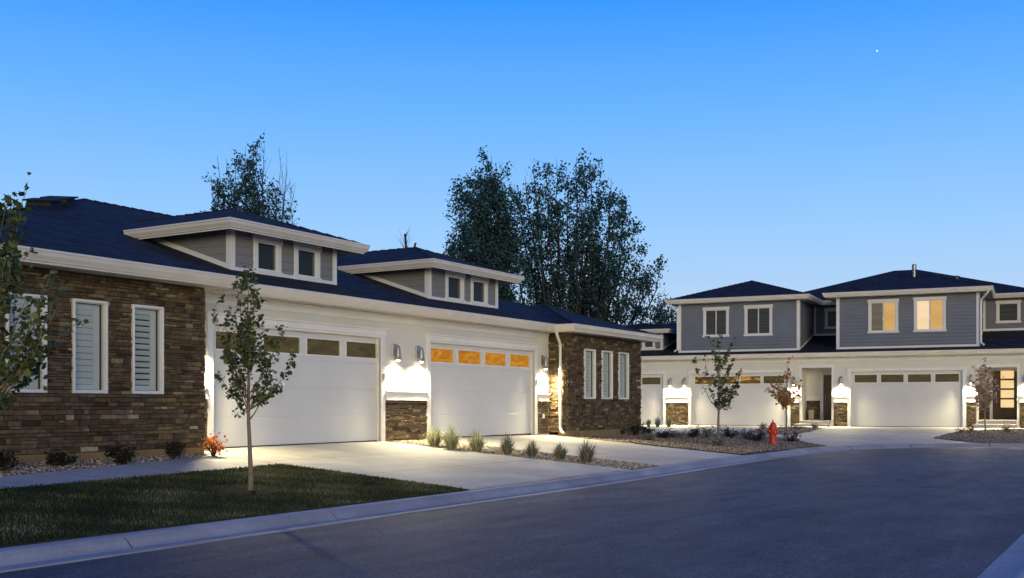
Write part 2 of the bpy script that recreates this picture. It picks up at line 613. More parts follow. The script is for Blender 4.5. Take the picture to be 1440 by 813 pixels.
def resample(path, n):
    L = [0]
    for i in range(1, len(path)):
        L.append(L[-1] + (path[i] - path[i - 1]).length)
    out = []
    j = 0
    for k in range(n):
        s = L[-1] * k / (n - 1)
        while j < len(L) - 2 and L[j + 1] < s:
            j += 1
        out.append(path[j].lerp(path[j + 1], (s - L[j]) / max(1e-9, L[j + 1] - L[j])))
    return out


A_, B_ = resample(GUT, 140), resample(RIN, 140)
K = 9
vs = []
for a, b_ in zip(A_, B_):
    for k in range(K):
        q = b_.lerp(a, k / (K - 1))
        cr = 0.05 * (1 - (2 * k / (K - 1) - 1) ** 2)
        vs.append((q.x, q.y, road_z(q.x, q.y) + cr - 0.004))
fs = []
for i in range(139):
    for k in range(K - 1):
        fs.append((i * K + k, (i + 1) * K + k, (i + 1) * K + k + 1, i * K + k + 1))
mb.raw(vs, fs)
tag(mb.build('road', M['asphalt'], smooth=True), kind='structure')

# kerb and gutter in poured lengths with open joints
prof = [(0.0, -0.12), (0.0, 0.012), (-0.25, 0.0), (-0.285, 0.004), (-0.315, 0.022), (-0.37, 0.075), (-0.42, 0.108), (-0.455, 0.118), (-CURB_W, 0.122), (-CURB_W, -0.2)]


def kerb(path, mir, name):
    L = [0]
    for i in range(1, len(path)):
        L.append(L[-1] + (path[i] - path[i - 1]).length)

    def pos(s):
        for i in range(len(L) - 1):
            if L[i + 1] >= s:
                return path[i].lerp(path[i + 1], (s - L[i]) / max(1e-9, L[i + 1] - L[i]))
        return path[-1]
    mb_ = MB()
    s = 0.4
    while s < L[-1] - 3.1:
        seg = [pos(s + 0.009 + (3.032) * k / 6) for k in range(7)]
        pr_ = prof if not mir else [(-o_, h) for o_, h in prof]
        mb_.sweep(pr_, seg, zf=road_z)
        s += 3.05
    return mb_.build(name, M['curb'])


tag(kerb(GUT, False, 'curb'), kind='structure')
tag(kerb(RIN, True, 'curb'), kind='structure')
# dark bed under the joints
mb = MB()
for path, sgn in ((GUT, -1), (RIN, 1)):
    mb.sweep([(sgn * 0.01, -0.02), (sgn * 0.27, -0.02), (sgn * 0.40, 0.085), (sgn * (CURB_W - 0.02), 0.10)], path, zf=road_z, caps=False)
tag(mb.build('curb_bed', M['mulch']), kind='structure')
# near pavement behind the right kerb
mb = MB()
mb.sweep([(CURB_W + 0.004, 0.118), (2.2, 0.125), (2.2, -0.2)], RIN, zf=road_z, caps=False)
tag(mb.build('pavement', M['walk']), kind='structure')

# driveways, walk, lawn, beds
o, _ = drape('driveway', [(13.4, 15.2), (13.4, 8.885), (19.2, 8.91), (19.25, 15.2)], M['drive'], 0.012, skirt=0.06)
tag(o, kind='structure')
o, _ = drape('driveway', [(20.95, 15.2), (20.8, 8.98), (24.2, 9.15), (27.0, 9.36), (26.95, 12.2), (27.0, 13.2), (27.0, 15.2)], M['drive'], 0.012, skirt=0.06)
tag(o, kind='structure')
far_edge = [(p.x, p.y) for p in BACK if 33.9 < p.x and p.y > -10]
o, _ = drape('driveway', [(33.0, 20), (33.0, 9.86)] + [(x - 0.0, y + 0.02) for x, y in far_edge] + [far_w(22, 0.1), far_w(-17, 0.1), far_w(-17, -6)], M['drive'], 0.012, step=0.6, skirt=0.05)
tag(o, kind='structure')
WALK = [(3.0, 12.0), (7.94, 12.17), (12.4, 12.55), (13.38, 12.7), (13.38, 14.3), (12.4, 14.0), (8.6, 13.19), (3.0, 12.9)]
o, _ = drape('walkway', WALK, M['walk'], 0.014, skirt=0.05)
tag(o, kind='structure')
LAWN = [(1.5, 8.87), (13.38, 8.87), (13.38, 12.68), (12.4, 12.53), (7.94, 12.15), (1.5, 11.95)]
o, in_lawn = drape('lawn', LAWN, M['soil'], 0.014, skirt=0.04)
tag(o, kind='structure')

# front lawn tree base, mulch ring
TB, TD = hit(352, 692)
ring = [(TB.x + 0.52 * math.cos(a) * (1 + 0.06 * math.sin(3 * a)), TB.y + 0.10 + 0.5 * math.sin(a)) for a in np.linspace(0, 2 * math.pi, 28)[:-1]]
o, in_ring = drape('tree_ring_soil', ring, M['mulch'], 0.022, step=0.2)
tag(o, kind='structure')


def add_blades(mb_, pts, hmin, hmax, wid, lean, tone=None):
    for (x, y, z) in pts:
        h = random.uniform(hmin, hmax)
        a = random.uniform(0, 2 * math.pi)
        dx, dy = math.cos(a), math.sin(a)
        l = random.uniform(0, lean) * h
        w = wid * random.uniform(0.7, 1.3)
        px_, py_ = -dy * w, dx * w
        r = tone(x, y) if tone else random.random()
        tip = (x + dx * l, y + dy * l, z + h)
        mid = (x + dx * l * 0.35, y + dy * l * 0.35, z + h * 0.6)
        n = len(mb_.v)
        mb_.v.extend([(x - px_, y - py_, z), (x + px_, y + py_, z), (mid[0] + px_ * 0.8, mid[1] + py_ * 0.8, mid[2]), (mid[0] - px_ * 0.8, mid[1] - py_ * 0.8, mid[2]), tip])
        mb_.f.extend([(n, n + 1, n + 2, n + 3), (n + 3, n + 2, n + 4)])
        mb_.r.extend([r, r])


pts = []
pat = RNG.uniform(0, 6.28, 12)


def patchy(x, y):
    return 0.5 + 0.25 * math.sin(1.9 * x + 1.1 * y + pat[0]) * math.sin(0.8 * x - 2.3 * y + pat[1]) + 0.22 * math.sin(5.1 * x + pat[2]) * math.sin(4.3 * y + 1.2 * x + pat[3])


GZ = {}


def gz_fast(x, y):
    """lawn height: the kerb is straight beside the lawn"""
    t = min(1.0, max(0, (y - 8.86)) / 6.2)
    return 0.12 + 0.45 * t


cnt = 0
while cnt < 52000:
    x, y = random.uniform(3.2, 13.36), random.uniform(8.88, 12.66)
    if not in_lawn(x, y):
        continue
    if in_ring(x, y) and random.random() < 0.8:
        continue
    pts.append((x, y, gz_fast(x, y) + 0.012))
    cnt += 1
mb = MB()
add_blades(mb, pts, 0.018, 0.042, 0.0045, 0.9, lambda x, y: min(1, max(0, patchy(x, y) * 1.0 - 0.12 + random.uniform(-0.3, 0.42))))
tag(mb.build('grass', M['blade']), kind='stuff')


def pebbles(name, poly, n, smin, smax, mat, zoff=0.01, pick=None):
    ico = [(0, 0, 1), (0.9, 0, 0.1), (0.28, 0.85, -0.05), (-0.73, 0.53, 0.1), (-0.73, -0.53, -0.05), (0.28, -0.85, 0.1), (0, 0, -0.8)]
    fc = [(0, 1, 2), (0, 2, 3), (0, 3, 4), (0, 4, 5), (0, 5, 1), (6, 2, 1), (6, 3, 2), (6, 4, 3), (6, 5, 4), (6, 1, 5)]
    xs = [p[0] for p in poly]
    ys = [p[1] for p in poly]
    mb_ = MB()
    P = poly

    def ins(x, y):
        c_ = False
        j = len(P) - 1
        for i in range(len(P)):
            if (P[i][1] > y) != (P[j][1] > y) and x < (P[j][0] - P[i][0]) * (y - P[i][1]) / (P[j][1] - P[i][1]) + P[i][0]:
                c_ = not c_
            j = i
        return c_
    k = 0
    while k < n:
        x, y = random.uniform(min(xs), max(xs)), random.uniform(min(ys), max(ys))
        if not ins(x, y):
            continue
        k += 1
        s = random.uniform(smin, smax)
        a = random.uniform(0, 6.28)
        ca, sa = math.cos(a), math.sin(a)
        sx, sy, sz = s * random.uniform(0.8, 1.3), s * random.uniform(0.6, 1), s * random.uniform(0.5, 0.8)
        z = ground_z(x, y) + zoff
        mb_.raw([(x + (vx * sx) * ca - vy * sy * sa, y + vx * sx * sa + vy * sy * ca, z + vz * sz) for vx, vy, vz in ico], fc)
    return tag(mb_.build(name, mat), kind='stuff')


BED1 = [(3.0, 12.92), (8.6, 13.21), (12.4, 14.02), (13.36, 14.32), (13.36, 14.52), (3.0, 14.5)]
pebbles('gravel', BED1, 4600, 0.016, 0.032, M['pebble'])
BED1B = [(13.42, 14.35), (14.1, 14.75), (14.05, 15.1), (13.42, 15.1)]
STRIP = [(19.27, 15.05), (19.22, 8.92), (20.78, 9.0), (20.93, 15.05)]
pebbles('gravel', STRIP, 4200, 0.018, 0.034, M['pebble'])
ISLE_PX = [(872, 617.5), (905, 612.5), (960, 610.5), (1020, 610.5), (1080, 613.5), (1120, 619.5), (1143, 625.2)]
ISLE = [tuple(hit(*p)[0][:2]) for p in ISLE_PX]
isl_back = [(p.x, p.y + 0.03) for p in BACK if 27.05 < p.x < ISLE[-1][0]]
ISLE_POLY = [(27.02, 12.3)] + [(27.03, 9.42)] + isl_back + ISLE[::-1]
o, _ = drape('planting_island', ISLE_POLY, M['dirt'], 0.03, step=0.5)
tag(o, kind='structure')
pebbles('gravel', ISLE_POLY, 5200, 0.022, 0.042, M['pebbledark'], 0.035)
BEDB_PX = [(1057, 609), (1072, 602.5), (1110, 601.2), (1158, 603.2), (1140, 607.5), (1112, 611), (1080, 611)]
BEDB = [tuple(hit(*p)[0][:2]) for p in BEDB_PX]
o, _ = drape('planting_bed', BEDB, M['dirt'], 0.03, step=0.5)
tag(o, kind='structure')
pebbles('gravel', BEDB, 1300, 0.025, 0.05, M['pebble'], 0.035)
BEDC_PX = [(1313, 617), (1330, 611.5), (1350, 607.5), (1400, 605.3), (1450, 604.5)]
BEDC = [tuple(hit(*p)[0][:2]) for p in BEDC_PX]
BEDC = BEDC + [(p.x + 0.03, p.y) for p in BACK if BEDC[-1][1] - 0.5 < p.y < BEDC[0][1] - 1.4 and p.x > 40][::-1]
o, _ = drape('planting_bed', BEDC, M['dirt'], 0.03, step=0.5)
tag(o, kind='structure')
pebbles('gravel', BEDC, 2200, 0.025, 0.05, M['pebbledark'], 0.035)
WBED = [(27.05, 14.5), (27.05, 13.1), (32.6, 12.6), (33.2, 14.5)]
pebbles('gravel', WBED, 1200, 0.02, 0.04, M['pebbledark'])


# ------------------------------------------------------------------ wall helpers
def holes_wall(mb_, x0, x1, z0, z1, y0, y1, holes):
    xs = sorted({x0, x1} | {h[0] for h in holes} | {h[1] for h in holes})
    for i in range(len(xs) - 1):
        a, b_ = xs[i], xs[i + 1]
        if b_ <= x0 or a >= x1:
            continue
        zs = [(z0, z1)]
        for h in holes:
            if h[0] <= a + 1e-6 and h[1] >= b_ - 1e-6:
                nz = []
                for (p, q) in zs:
                    if h[3] <= p or h[2] >= q:
                        nz.append((p, q))
                    else:
                        if h[2] > p:
                            nz.append((p, h[2]))
                        if h[3] < q:
                            nz.append((h[3], q))
                zs = nz
        for p, q in zs:
            mb_.box(a, b_, y0, y1, p, q)


def ledgestone(mb_, x0, x1, z0, z1, y, holes=(), axis='x', depth=0.05, hmin=0.03, hmax=0.10, lmin=0.08, lmax=0.34, sgn=1):
    """stacked stones, each a block of its own depth, facing -y (axis x) or -x/+x (axis y)"""
    z = z0
    while z < z1 - 0.01:
        h = random.uniform(hmin, hmax)
        if z1 - (z + h) < hmin:
            h = z1 - z
        x = x0 - random.uniform(0, 0.2)
        while x < x1 - 0.005:
            l = random.uniform(lmin, lmax)
            a, b_ = max(x, x0), min(x + l, x1)
            x += l
            segs = [(a, b_)]
            zc = z + h / 2
            for hh in holes:
                if hh[2] < zc < hh[3]:
                    ns = []
                    for p, q in segs:
                        if hh[1] <= p or hh[0] >= q:
                            ns.append((p, q))
                        else:
                            if hh[0] > p:
                                ns.append((p, hh[0]))
                            if hh[1] < q:
                                ns.append((hh[1], q))
                    segs = ns
            for p, q in segs:
                if q - p < 0.02:
                    continue
                # now and then a stone is split into two thin courses
                sub = [(z, z + h)]
                if h > 0.085 and random.random() < 0.35:
                    k = z + h * random.uniform(0.4, 0.6)
                    sub = [(z, k), (k, z + h)]
                for s0, s1 in sub:
                    d = depth * (0.35 + 0.65 * random.random() ** 1.5)
                    r = min(1, max(0, random.gauss(0.45, 0.22)))
                    g_ = 0.0015
                    e_ = random.uniform(0.002, 0.008)
                    t0, t1, b0, b1 = [d - random.uniform(0, 0.010) for _ in range(4)]
                    if axis == 'x':
                        v_ = [(p + g_, y, s0 + g_), (q - g_, y, s0 + g_), (q - g_, y, s1 - g_), (p + g_, y, s1 - g_),
                              (p + g_ + e_, y - b0, s0 + g_ + e_), (q - g_ - e_, y - b1, s0 + g_ + e_), (q - g_ - e_, y - t1, s1 - g_ - e_), (p + g_ + e_, y - t0, s1 - g_ - e_)]
                    else:
                        v_ = [(y, p + g_, s0 + g_), (y, q - g_, s0 + g_), (y, q - g_, s1 - g_), (y, p + g_, s1 - g_),
                              (y + sgn * b0, p + g_ + e_, s0 + g_ + e_), (y + sgn * b1, q - g_ - e_, s0 + g_ + e_), (y + sgn * t1, q - g_ - e_, s1 - g_ - e_), (y + sgn * t0, p + g_ + e_, s1 - g_ - e_)]
                    mb_.raw(v_, [(4, 5, 6, 7), (0, 1, 5, 4), (1, 2, 6, 5), (2, 3, 7, 6), (3, 0, 4, 7)], r)
        z += h


def lap_siding(mb_, x0, x1, z0, z1, y, axis='x', sgn=-1, row=0.17, d=0.018, holes=()):
    z = z0
    while z < z1 - 1e-4:
        h = min(row, z1 - z)
        segs = [(x0, x1)]
        for hh in holes:
            if hh[2] < z + h / 2 < hh[3]:
                ns = []
                for p, q in segs:
                    if hh[1] <= p or hh[0] >= q:
                        ns.append((p, q))
                    else:
                        if hh[0] > p:
                            ns.append((p, hh[0]))
                        if hh[1] < q:
                            ns.append((hh[1], q))
                segs = ns
        for p, q in segs:
            if axis == 'x':
                pr_ = [(y, z), (y + sgn * d, z), (y + sgn * 0.004, z + h)]
                mb_.face([(p, pr_[1][0], pr_[1][1]), (q, pr_[1][0], pr_[1][1]), (q, pr_[2][0], pr_[2][1]), (p, pr_[2][0], pr_[2][1])])
                mb_.face([(p, pr_[0][0], pr_[0][1]), (q, pr_[0][0], pr_[0][1]), (q, pr_[1][0], pr_[1][1]), (p, pr_[1][0], pr_[1][1])])
            else:
                mb_.face([(y + sgn * d, p, z), (y + sgn * d, q, z), (y + sgn * 0.004, q, z + h), (y + sgn * 0.004, p, z + h)])
                mb_.face([(y, p, z), (y, q, z), (y + sgn * d, q, z), (y + sgn * d, p, z)])
        z += h


GPROF = [(0.0, -0.215), (0.0, -0.004), (0.105, -0.004), (0.118, -0.012), (0.118, -0.035), (0.105, -0.05), (0.095, -0.10), (0.062, -0.15), (0.052, -0.165), (0.052, -0.178), (0.018, -0.178), (0.018, -0.215)]


def gutter(path, z, name, parent, off, mat='gutter'):
    """eave gutter and fascia; path runs so that its outer side is to the right"""
    mb_ = MB()
    mb_.sweep(GPROF, path, z=z)
    return mb_.build(name, M[mat], parent, off)


def garage_door(parent, off, x0, x1, z0, z1, y, panes, mats, label=None):
    """sectional door with a row of four panes in its top section"""
    d = MB()
    H = z1 - z0
    rows = [(z0, z0 + H * 0.25), (z0 + H * 0.25, z0 + H * 0.5), (z0 + H * 0.5, z0 + H * 0.75), (z0 + H * 0.75, z1)]
    for i, (a, b_) in enumerate(rows):
        if i < 3:
            d.bbox(x0, x1, y, y + 0.05, a + 0.001, b_ - 0.001, 0.0045)
        else:
            holes_wall(d, x0, x1, a + 0.001, b_, y, y + 0.05, panes)
    d.box(x0, x1, y + 0.006, y + 0.045, z0 - 0.0, z1 - H * 0.25)
    door = d.build('garage_door', M['door'], parent, off)
    if label:
        door['label'] = label
    for p, mt in zip(panes, mats):
        w = MB()
        fw = 0.028
        for (a, b_, c_, e_) in ((p[0] - fw, p[1] + fw, p[2] - fw, p[2]), (p[0] - fw, p[1] + fw, p[3], p[3] + fw), (p[0] - fw, p[0], p[2], p[3]), (p[1], p[1] + fw, p[2], p[3])):
            w.box(a, b_, y - 0.014, y + 0.004, c_, e_)
        w.build('window_frame', M['trim'], door, off)
        w = MB()
        w.box(p[0], p[1], y + 0.022, y + 0.03, p[2], p[3])
        w.build('window_pane', M[mt], door, off)
    s = MB()
    s.box(x0, x1, y - 0.01, y + 0.03, z0 - 0.012, z0 + 0.02)
    s.build('door_seal', M['darkmetal'], door, off)
    return door


def door_trim(parent, off, x0, x1, z0, z1, y, hz):
    """casing, header with cap and reveals round a garage opening whose wall face is at y"""
    t_ = MB()
    w = 0.15
    for (a, b_) in ((x0 - w, x0), (x1, x1 + w)):
        t_.bbox(a, b_, y - 0.035, y + 0.02, z0, hz - 0.16, 0.006)
    t_.bbox(x0, x1, y - 0.030, y + 0.02, z1, hz - 0.16, 0.006)
    t_.bbox(x0 - w - 0.03, x1 + w + 0.03, y - 0.055, y + 0.02, hz - 0.16, hz - 0.035, 0.006)
    t_.bbox(x0 - w - 0.06, x1 + w + 0.06, y - 0.095, y + 0.02, hz - 0.035, hz, 0.006)
    # reveals
    t_.box(x0 - 0.05, x0 + 0.006, y + 0.021, y + 0.097, z0, z1 - 0.007)
    t_.box(x1 - 0.006, x1 + 0.05, y + 0.021, y + 0.097, z0, z1 - 0.007)
    t_.box(x0, x1, y + 0.021, y + 0.097, z1 - 0.006, z1 + 0.04)
    return t_.build('door_trim', M['trim'], parent, off)


def shutter_window(parent, off, x0, x1, z0, z1, y, open_):
    """tall fixed window with an interior plantation shutter"""
    fr_ = MB()
    w = 0.042
    y0 = y - 0.055
    for (a, b_, c_, e_) in ((x0 - w, x1 + w, z0 - w, z0), (x0 - w, x1 + w, z1, z1 + w), (x0 - w, x0, z0, z1), (x1, x1 + w, z0, z1)):
        fr_.bbox(a, b_, y0, y + 0.05, c_, e_, 0.006)
    for (a, b_, c_, e_) in ((x0, x1, z0, z0 + 0.012), (x0, x1, z1 - 0.012, z1), (x0, x0 + 0.012, z0 + 0.012, z1 - 0.012), (x1 - 0.012, x1, z0 + 0.012, z1 - 0.012)):
        fr_.box(a, b_, y - 0.02, y + 0.05, c_, e_)
    f_ = fr_.build('window', M['trim'], parent, off)
    p_ = MB()
    p_.face([(x0 + 0.013, y + 0.008, z0 + 0.013), (x1 - 0.013, y + 0.008, z0 + 0.013), (x1 - 0.013, y + 0.008, z1 - 0.013), (x0 + 0.013, y + 0.008, z1 - 0.013)])
    p_.build('pane', M['glass'], f_, off)
    s_ = MB()
    ys = y + 0.075
    xr = x1 - 0.03
    for (a, b_, c_, e_) in ((x0 + 0.02, x0 + 0.07, z0 + 0.02, z1 - 0.02), (xr - 0.11, xr, z0 + 0.02, z1 - 0.02), (x0 + 0.07, xr - 0.11, z0 + 0.02, z0 + 0.1), (x0 + 0.07, xr - 0.11, z1 - 0.1, z1 - 0.02)):
        s_.box(a, b_, ys, ys + 0.03, c_, e_)
    n = int((z1 - z0 - 0.2) / 0.094)
    st = (z1 - z0 - 0.2) / n
    for k in range(n):
        zc = z0 + 0.1 + (k + 0.5) * st
        hh, dd = st * (0.44 if not open_ else 0.35), 0.008 + 0.008 * open_
        a, b_ = x0 + 0.072, xr - 0.112
        s_.raw([(a, ys - dd, zc + hh), (b_, ys - dd, zc + hh), (b_, ys + dd + 0.012, zc - hh), (a, ys + dd + 0.012, zc - hh),
                (a, ys - dd + 0.008, zc + hh + 0.004), (b_, ys - dd + 0.008, zc + hh + 0.004), (b_, ys + dd + 0.02, zc - hh + 0.004), (a, ys + dd + 0.02, zc - hh + 0.004)],
               [(0, 1, 2, 3), (7, 6, 5, 4), (0, 4, 5, 1), (3, 2, 6, 7), (0, 3, 7, 4), (1, 5, 6, 2)])
    s_.build('shutter', M['slat'], f_, off)
    d_ = MB()
    d_.box(x0 - 0.01, x1 + 0.01, y + 0.17, y + 0.18, z0 - 0.01, z1 + 0.01)
    d_.build('room_shade', M['dark'], f_, off)
    return f_


def cap_window(parent, off, x0, x1, z0, z1, y, panes, depth=0.03):
    """window with side casing, eared head and sill trim; outer trim size given; panes list of (fraction0, fraction1, material)"""
    w = 0.12
    f_ = MB()
    f_.bbox(x0 + 0.03, x0 + 0.03 + w, y - depth, y + 0.02, z0 + 0.10, z1 - 0.15, 0.006)
    f_.bbox(x1 - 0.03 - w, x1 - 0.03, y - depth, y + 0.02, z0 + 0.10, z1 - 0.15, 0.006)
    f_.bbox(x0, x1, y - depth - 0.015, y + 0.02, z1 - 0.15, z1, 0.006)
    f_.bbox(x0 - 0.005, x1 + 0.005, y - depth - 0.02, y + 0.02, z0, z0 + 0.10, 0.006)
    a, b_ = x0 + 0.03 + w, x1 - 0.03 - w
    c_, e_ = z0 + 0.10, z1 - 0.15
    s = 0.028
    for q in ((a, b_, c_, c_ + s), (a, b_, e_ - s, e_), (a, a + s, c_ + s, e_ - s), (b_ - s, b_, c_ + s, e_ - s)):
        f_.box(q[0], q[1], y - 0.012, y + 0.03, q[2], q[3])
    for (p, q, mt) in panes[1:]:
        xm = a + (b_ - a) * p
        f_.box(xm - 0.02, xm + 0.02, y - 0.015, y + 0.03, c_ + s, e_ - s)
    fr_ = f_.build('window', M['trim'], parent, off)
    for (p, q, mt) in panes:
        g0, g1 = a + (b_ - a) * p + s, a + (b_ - a) * q - s
        if mt == 'dark' or mt == 'darkblind':
            gl = MB()
            gl.face([(g0, y + 0.01, c_ + s), (g1, y + 0.01, c_ + s), (g1, y + 0.01, e_ - s), (g0, y + 0.01, e_ - s)])
            gl.build('pane', M['glass'], fr_, off)
            bl = MB()
            if mt == 'darkblind':
                n = int((e_ - c_) / 0.05)
                for k in range(n):
                    zz = c_ + s + (e_ - c_ - 2 * s) * (k + 0.1) / n
                    hh = (e_ - c_) / n * 0.8
                    bl.face([(g0, y + 0.07, zz), (g1, y + 0.07, zz), (g1, y + 0.045, zz + hh), (g0, y + 0.045, zz + hh)])
            bl.box(g0 - 0.02, g1 + 0.02, y + 0.10, y + 0.11, c_, e_)
            bl.build('blind' if mt == 'darkblind' else 'room_shade', M['darkblind'] if mt == 'darkblind' else M['dark'], fr_, off)
        else:
            gl = MB()
            gl.box(g0, g1, y + 0.012, y + 0.02, c_ + s, e_ - s)
            gl.build('pane', M[mt], fr_, off)
    return fr_


def downspout(parent, off, pts, r=0.04):
    d_ = MB()
    d_.tube(pts, r, 8)
    return d_.build('downspout', M['trim'], parent, off)


# ------------------------------------------------------------------ wall lamp
def make_lamp():
    root = empty('wall_lamp', (0, 0, 0))
    bp = MB()
    bp.bbox(-0.055, 0.055, -0.022, 0.0, 0.10, 0.38, 0.008)
    bp.build('backplate', M['metal'], root, smooth=False)
    ar = MB()
    pts_ = []
    for k in range(9):
        a = math.pi * 0.55 * k / 8
        pts_.append((0, -0.02 - 0.10 * math.sin(a), 0.37 - 0.05 * (1 - math.cos(a))))
    ar.tube(pts_, 0.013, 8)
    ar.build('arm', M['metal'], root, smooth=True)
    sh = MB()
    cy = -0.13
    sh.lathe([(0.012, 0.335), (0.026, 0.332), (0.042, 0.315), (0.054, 0.28), (0.062, 0.22), (0.072, 0.10), (0.082, 0.0), (0.077, 0.0), (0.067, 0.10), (0.05, 0.2), (0.0, 0.21)], (0, cy, 0), 'z', 20)
    sh.build('shade', M['metal'], root, smooth=True)
    bu = MB()
    prof_ = [(0.02, 0.10)] + [(0.052 * math.cos(t_), 0.02 + 0.055 * math.sin(t_)) for t_ in np.linspace(1.1, -1.5, 9)]
    bu.lathe(prof_, (0, cy, 0), 'z', 14)
    bu.build('bulb', M['bulb'], root, smooth=True)
    return root


LAMP_W = 78.0
THROW = 4.8
lamp0 = make_lamp()
first_lamp = [True]
lamp_data = {}


def place_lamp(loc, rz, label, watts):
    o_ = lamp0 if first_lamp[0] else copy_tree(lamp0)
    first_lamp[0] = False
    o_.location = loc
    o_.rotation_euler = (0, 0, rz)
    tag(o_, label, 'wall lamp', 'lit wall lamps beside the garage doors and entries')
    key = round(watts, 2)
    if key not in lamp_data:
        ld = bpy.data.lights.new('lamp_light', 'SPOT')
        ld.spot_size = math.radians(168)
        ld.spot_blend = 1.0
        ld.energy = watts
        ld.color = (1.0, 0.86, 0.60)
        ld.shadow_soft_size = 0.03
        l2 = bpy.data.lights.new('added_throw', 'SPOT')  # second spot added to each lamp to spread light over the drive
        l2.energy = watts * THROW
        l2.color = (1.0, 0.86, 0.50)
        l2.spot_size = math.radians(165)
        l2.spot_blend = 1.0
        l2.shadow_soft_size = 0.10
        lamp_data[key] = (ld, l2)
    for k, nm in enumerate(('lamp_light', 'added_throw')):
        lo = bpy.data.objects.new(nm, lamp_data[key][k])
        COL.objects.link(lo)
        lo.parent = o_
        lo.location = (0, -0.15 if k == 0 else -0.20, -0.075 if k == 0 else -0.09)
        if k == 1:
            lo.rotation_euler = (math.radians(-42), 0, 0)
    return o_


# ================================================================== NEAR HOUSE
H0 = (20.15, 15.13, 0.5)
near = empty('duplex_house', H0)
tag(near, 'single storey cream and brown stone duplex with two white garage doors and two roof dormers', 'house', 'houses along the street')
EZ, SZ = 3.70, 3.49
XL, XR = 7.75, 32.55
WL, WR = 13.40, 27.00      # inner corners of the wings
YG, YW = 15.13, 14.54      # garage wall and wing fronts
OV = 0.45

# stucco garage wall
G1 = (14.15, 19.17)
G2 = (21.10, 26.15)
DZ0, DZ1, HZ = 0.585, 2.93, 3.135
w = MB()
holes_wall(w, WL, WR, 0.45, SZ, YG, YG + 0.3, [(G1[0], G1[1], 0.45, DZ1), (G2[0], G2[1], 0.45, DZ1)])
w.build('wall', M['stucco'], near, H0)
# outer shell (ends and back)
w = MB()
w.box(8.2, 8.45, YW + 0.31, 32.2, 0.45, SZ)
w.box(31.85, 32.1, YW + 0.31, 32.2, 0.45, SZ)
w.box(8.46, 31.84, 31.95, 32.2, 0.45, SZ)
w.build('wall', M['stucco'], near, H0)
# wing walls behind the stone
WIN_L = [(9.60, 10.19), (10.73, 11.29), (11.86, 12.42)]
WIN_R = [(28.08, 28.72), (29.25, 29.89), (30.42, 31.07)]
WZ0, WZ1 = 1.63, 3.03
for (x0, x1, wins) in ((8.2, WL, WIN_L), (WR, 32.1, WIN_R)):
    st = MB()
    bk = MB()
    fd = MB()
    hs = [(a, b_, WZ0, WZ1) for a, b_ in wins]
    holes_wall(bk, x0 + 0.002, x1 - 0.002, 0.66, SZ, YW, YW + 0.3, hs)
    hs2 = [(a - 0.045, b_ + 0.045, WZ0 - 0.045, WZ1 + 0.045) for a, b_ in wins]
    ledgestone(st, x0, x1, 0.66, SZ - 0.02, YW, hs2)
    fd.box(x0, x1, YW - 0.01, YW + 0.28, 0.3, 0.655)
    # stone return at the inner corner
    if x0 < 20:
        bk.box(WL - 0.25, WL - 0.002, YW + 0.302, YG + 0.0, 0.66, SZ)
        ledgestone(st, YW, YG, 0.62, SZ - 0.02, WL, axis='y', sgn=1, lmin=0.1, lmax=0.35)
    else:
        bk.box(WR + 0.002, WR + 0.25, YW + 0.302, YG + 0.0, 0.66, SZ)
        ledgestone(st, YW, YG, 0.62, SZ - 0.02, WR, axis='y', sgn=-1, lmin=0.1, lmax=0.35)
    bk.build('wing_wall', M['stoneback'], near, H0)
    st.build('stone_cladding', M['stone'], near, H0)
    fd.build('foundation', M['found'], near, H0)
# stone wainscot between and beside the doors
C1 = (G1[1] + 0.152, G2[0] - 0.152)
C2 = (G2[1] + 0.152, WR - 0.055)
C0 = (WL + 0.055, G1[0] - 0.152)
for (a, b_) in (C0, C1, C2):
    st = MB()
    ledgestone(st, a, b_, 0.58, 1.525, YG, depth=0.05)
    st.build('stone_cladding', M['stone'], near, H0)
# band, cap and picture-frame moulding over the wainscot
for (a, b_) in (C0, C1, C2):
    t_ = MB()
    t_.bbox(a, b_, YG - 0.055, YG + 0.01, 1.535, 1.70, 0.006)
    t_.bbox(a, b_, YG - 0.085, YG + 0.01, 1.70, 1.735, 0.006)
    t_.bbox(a, b_, YG - 0.075, YG + 0.01, 1.515, 1.535, 0.004)
    t_.build('wainscot_cap', M['trim'], near, H0)
# frieze board under the garage eave
t_ = MB()
t_.bbox(WL + 0.06, WR - 0.06, YG - 0.03, YG + 0.01, 3.30, SZ - 0.002, 0.006)
t_.bbox(WL + 0.06, WR - 0.06, YG - 0.06, YG - 0.03, 3.40, SZ - 0.002, 0.006)
t_.build('frieze_board', M['trim'], near, H0)


def pane_row(c0, w_, step, n, z0, z1):
    return [(c0 + k * step - w_ / 2, c0 + k * step + w_ / 2, z0, z1) for k in range(n)]


garage_door(near, H0, G1[0], G1[1], DZ0, DZ1, YG + 0.10, pane_row(14.83, 1.05, 1.265, 4, 2.47, 2.80), ['brownpane'] * 4, 'white garage door with dim brown panes behind the young tree')
garage_door(near, H0, G2[0], G2[1], DZ0, DZ1, YG + 0.10, pane_row(21.72, 1.05, 1.265, 4, 2.47, 2.80), ['orangepane'] * 4, 'white garage door with four amber lit panes')
door_trim(near, H0, G1[0], G1[1], 0.575, DZ1, YG, HZ)
door_trim(near, H0, G2[0], G2[1], 0.575, DZ1, YG, HZ)
for i, (a, b_) in enumerate(WIN_L):
    shutter_window(near, H0, a, b_, WZ0, WZ1, YW, 1 if i == 2 else 0)
for i, (a, b_) in enumerate(WIN_R):
    shutter_window(near, H0, a, b_, WZ0, WZ1, YW, 0)
for x in (19.25, 26.22):
    k_ = MB()
    k_.bbox(x - 0.035, x + 0.035, YG - 0.06, YG - 0.036, 1.98, 2.12, 0.006)
    k_.build('keypad', M['keypad'], near, H0)
k_ = MB()
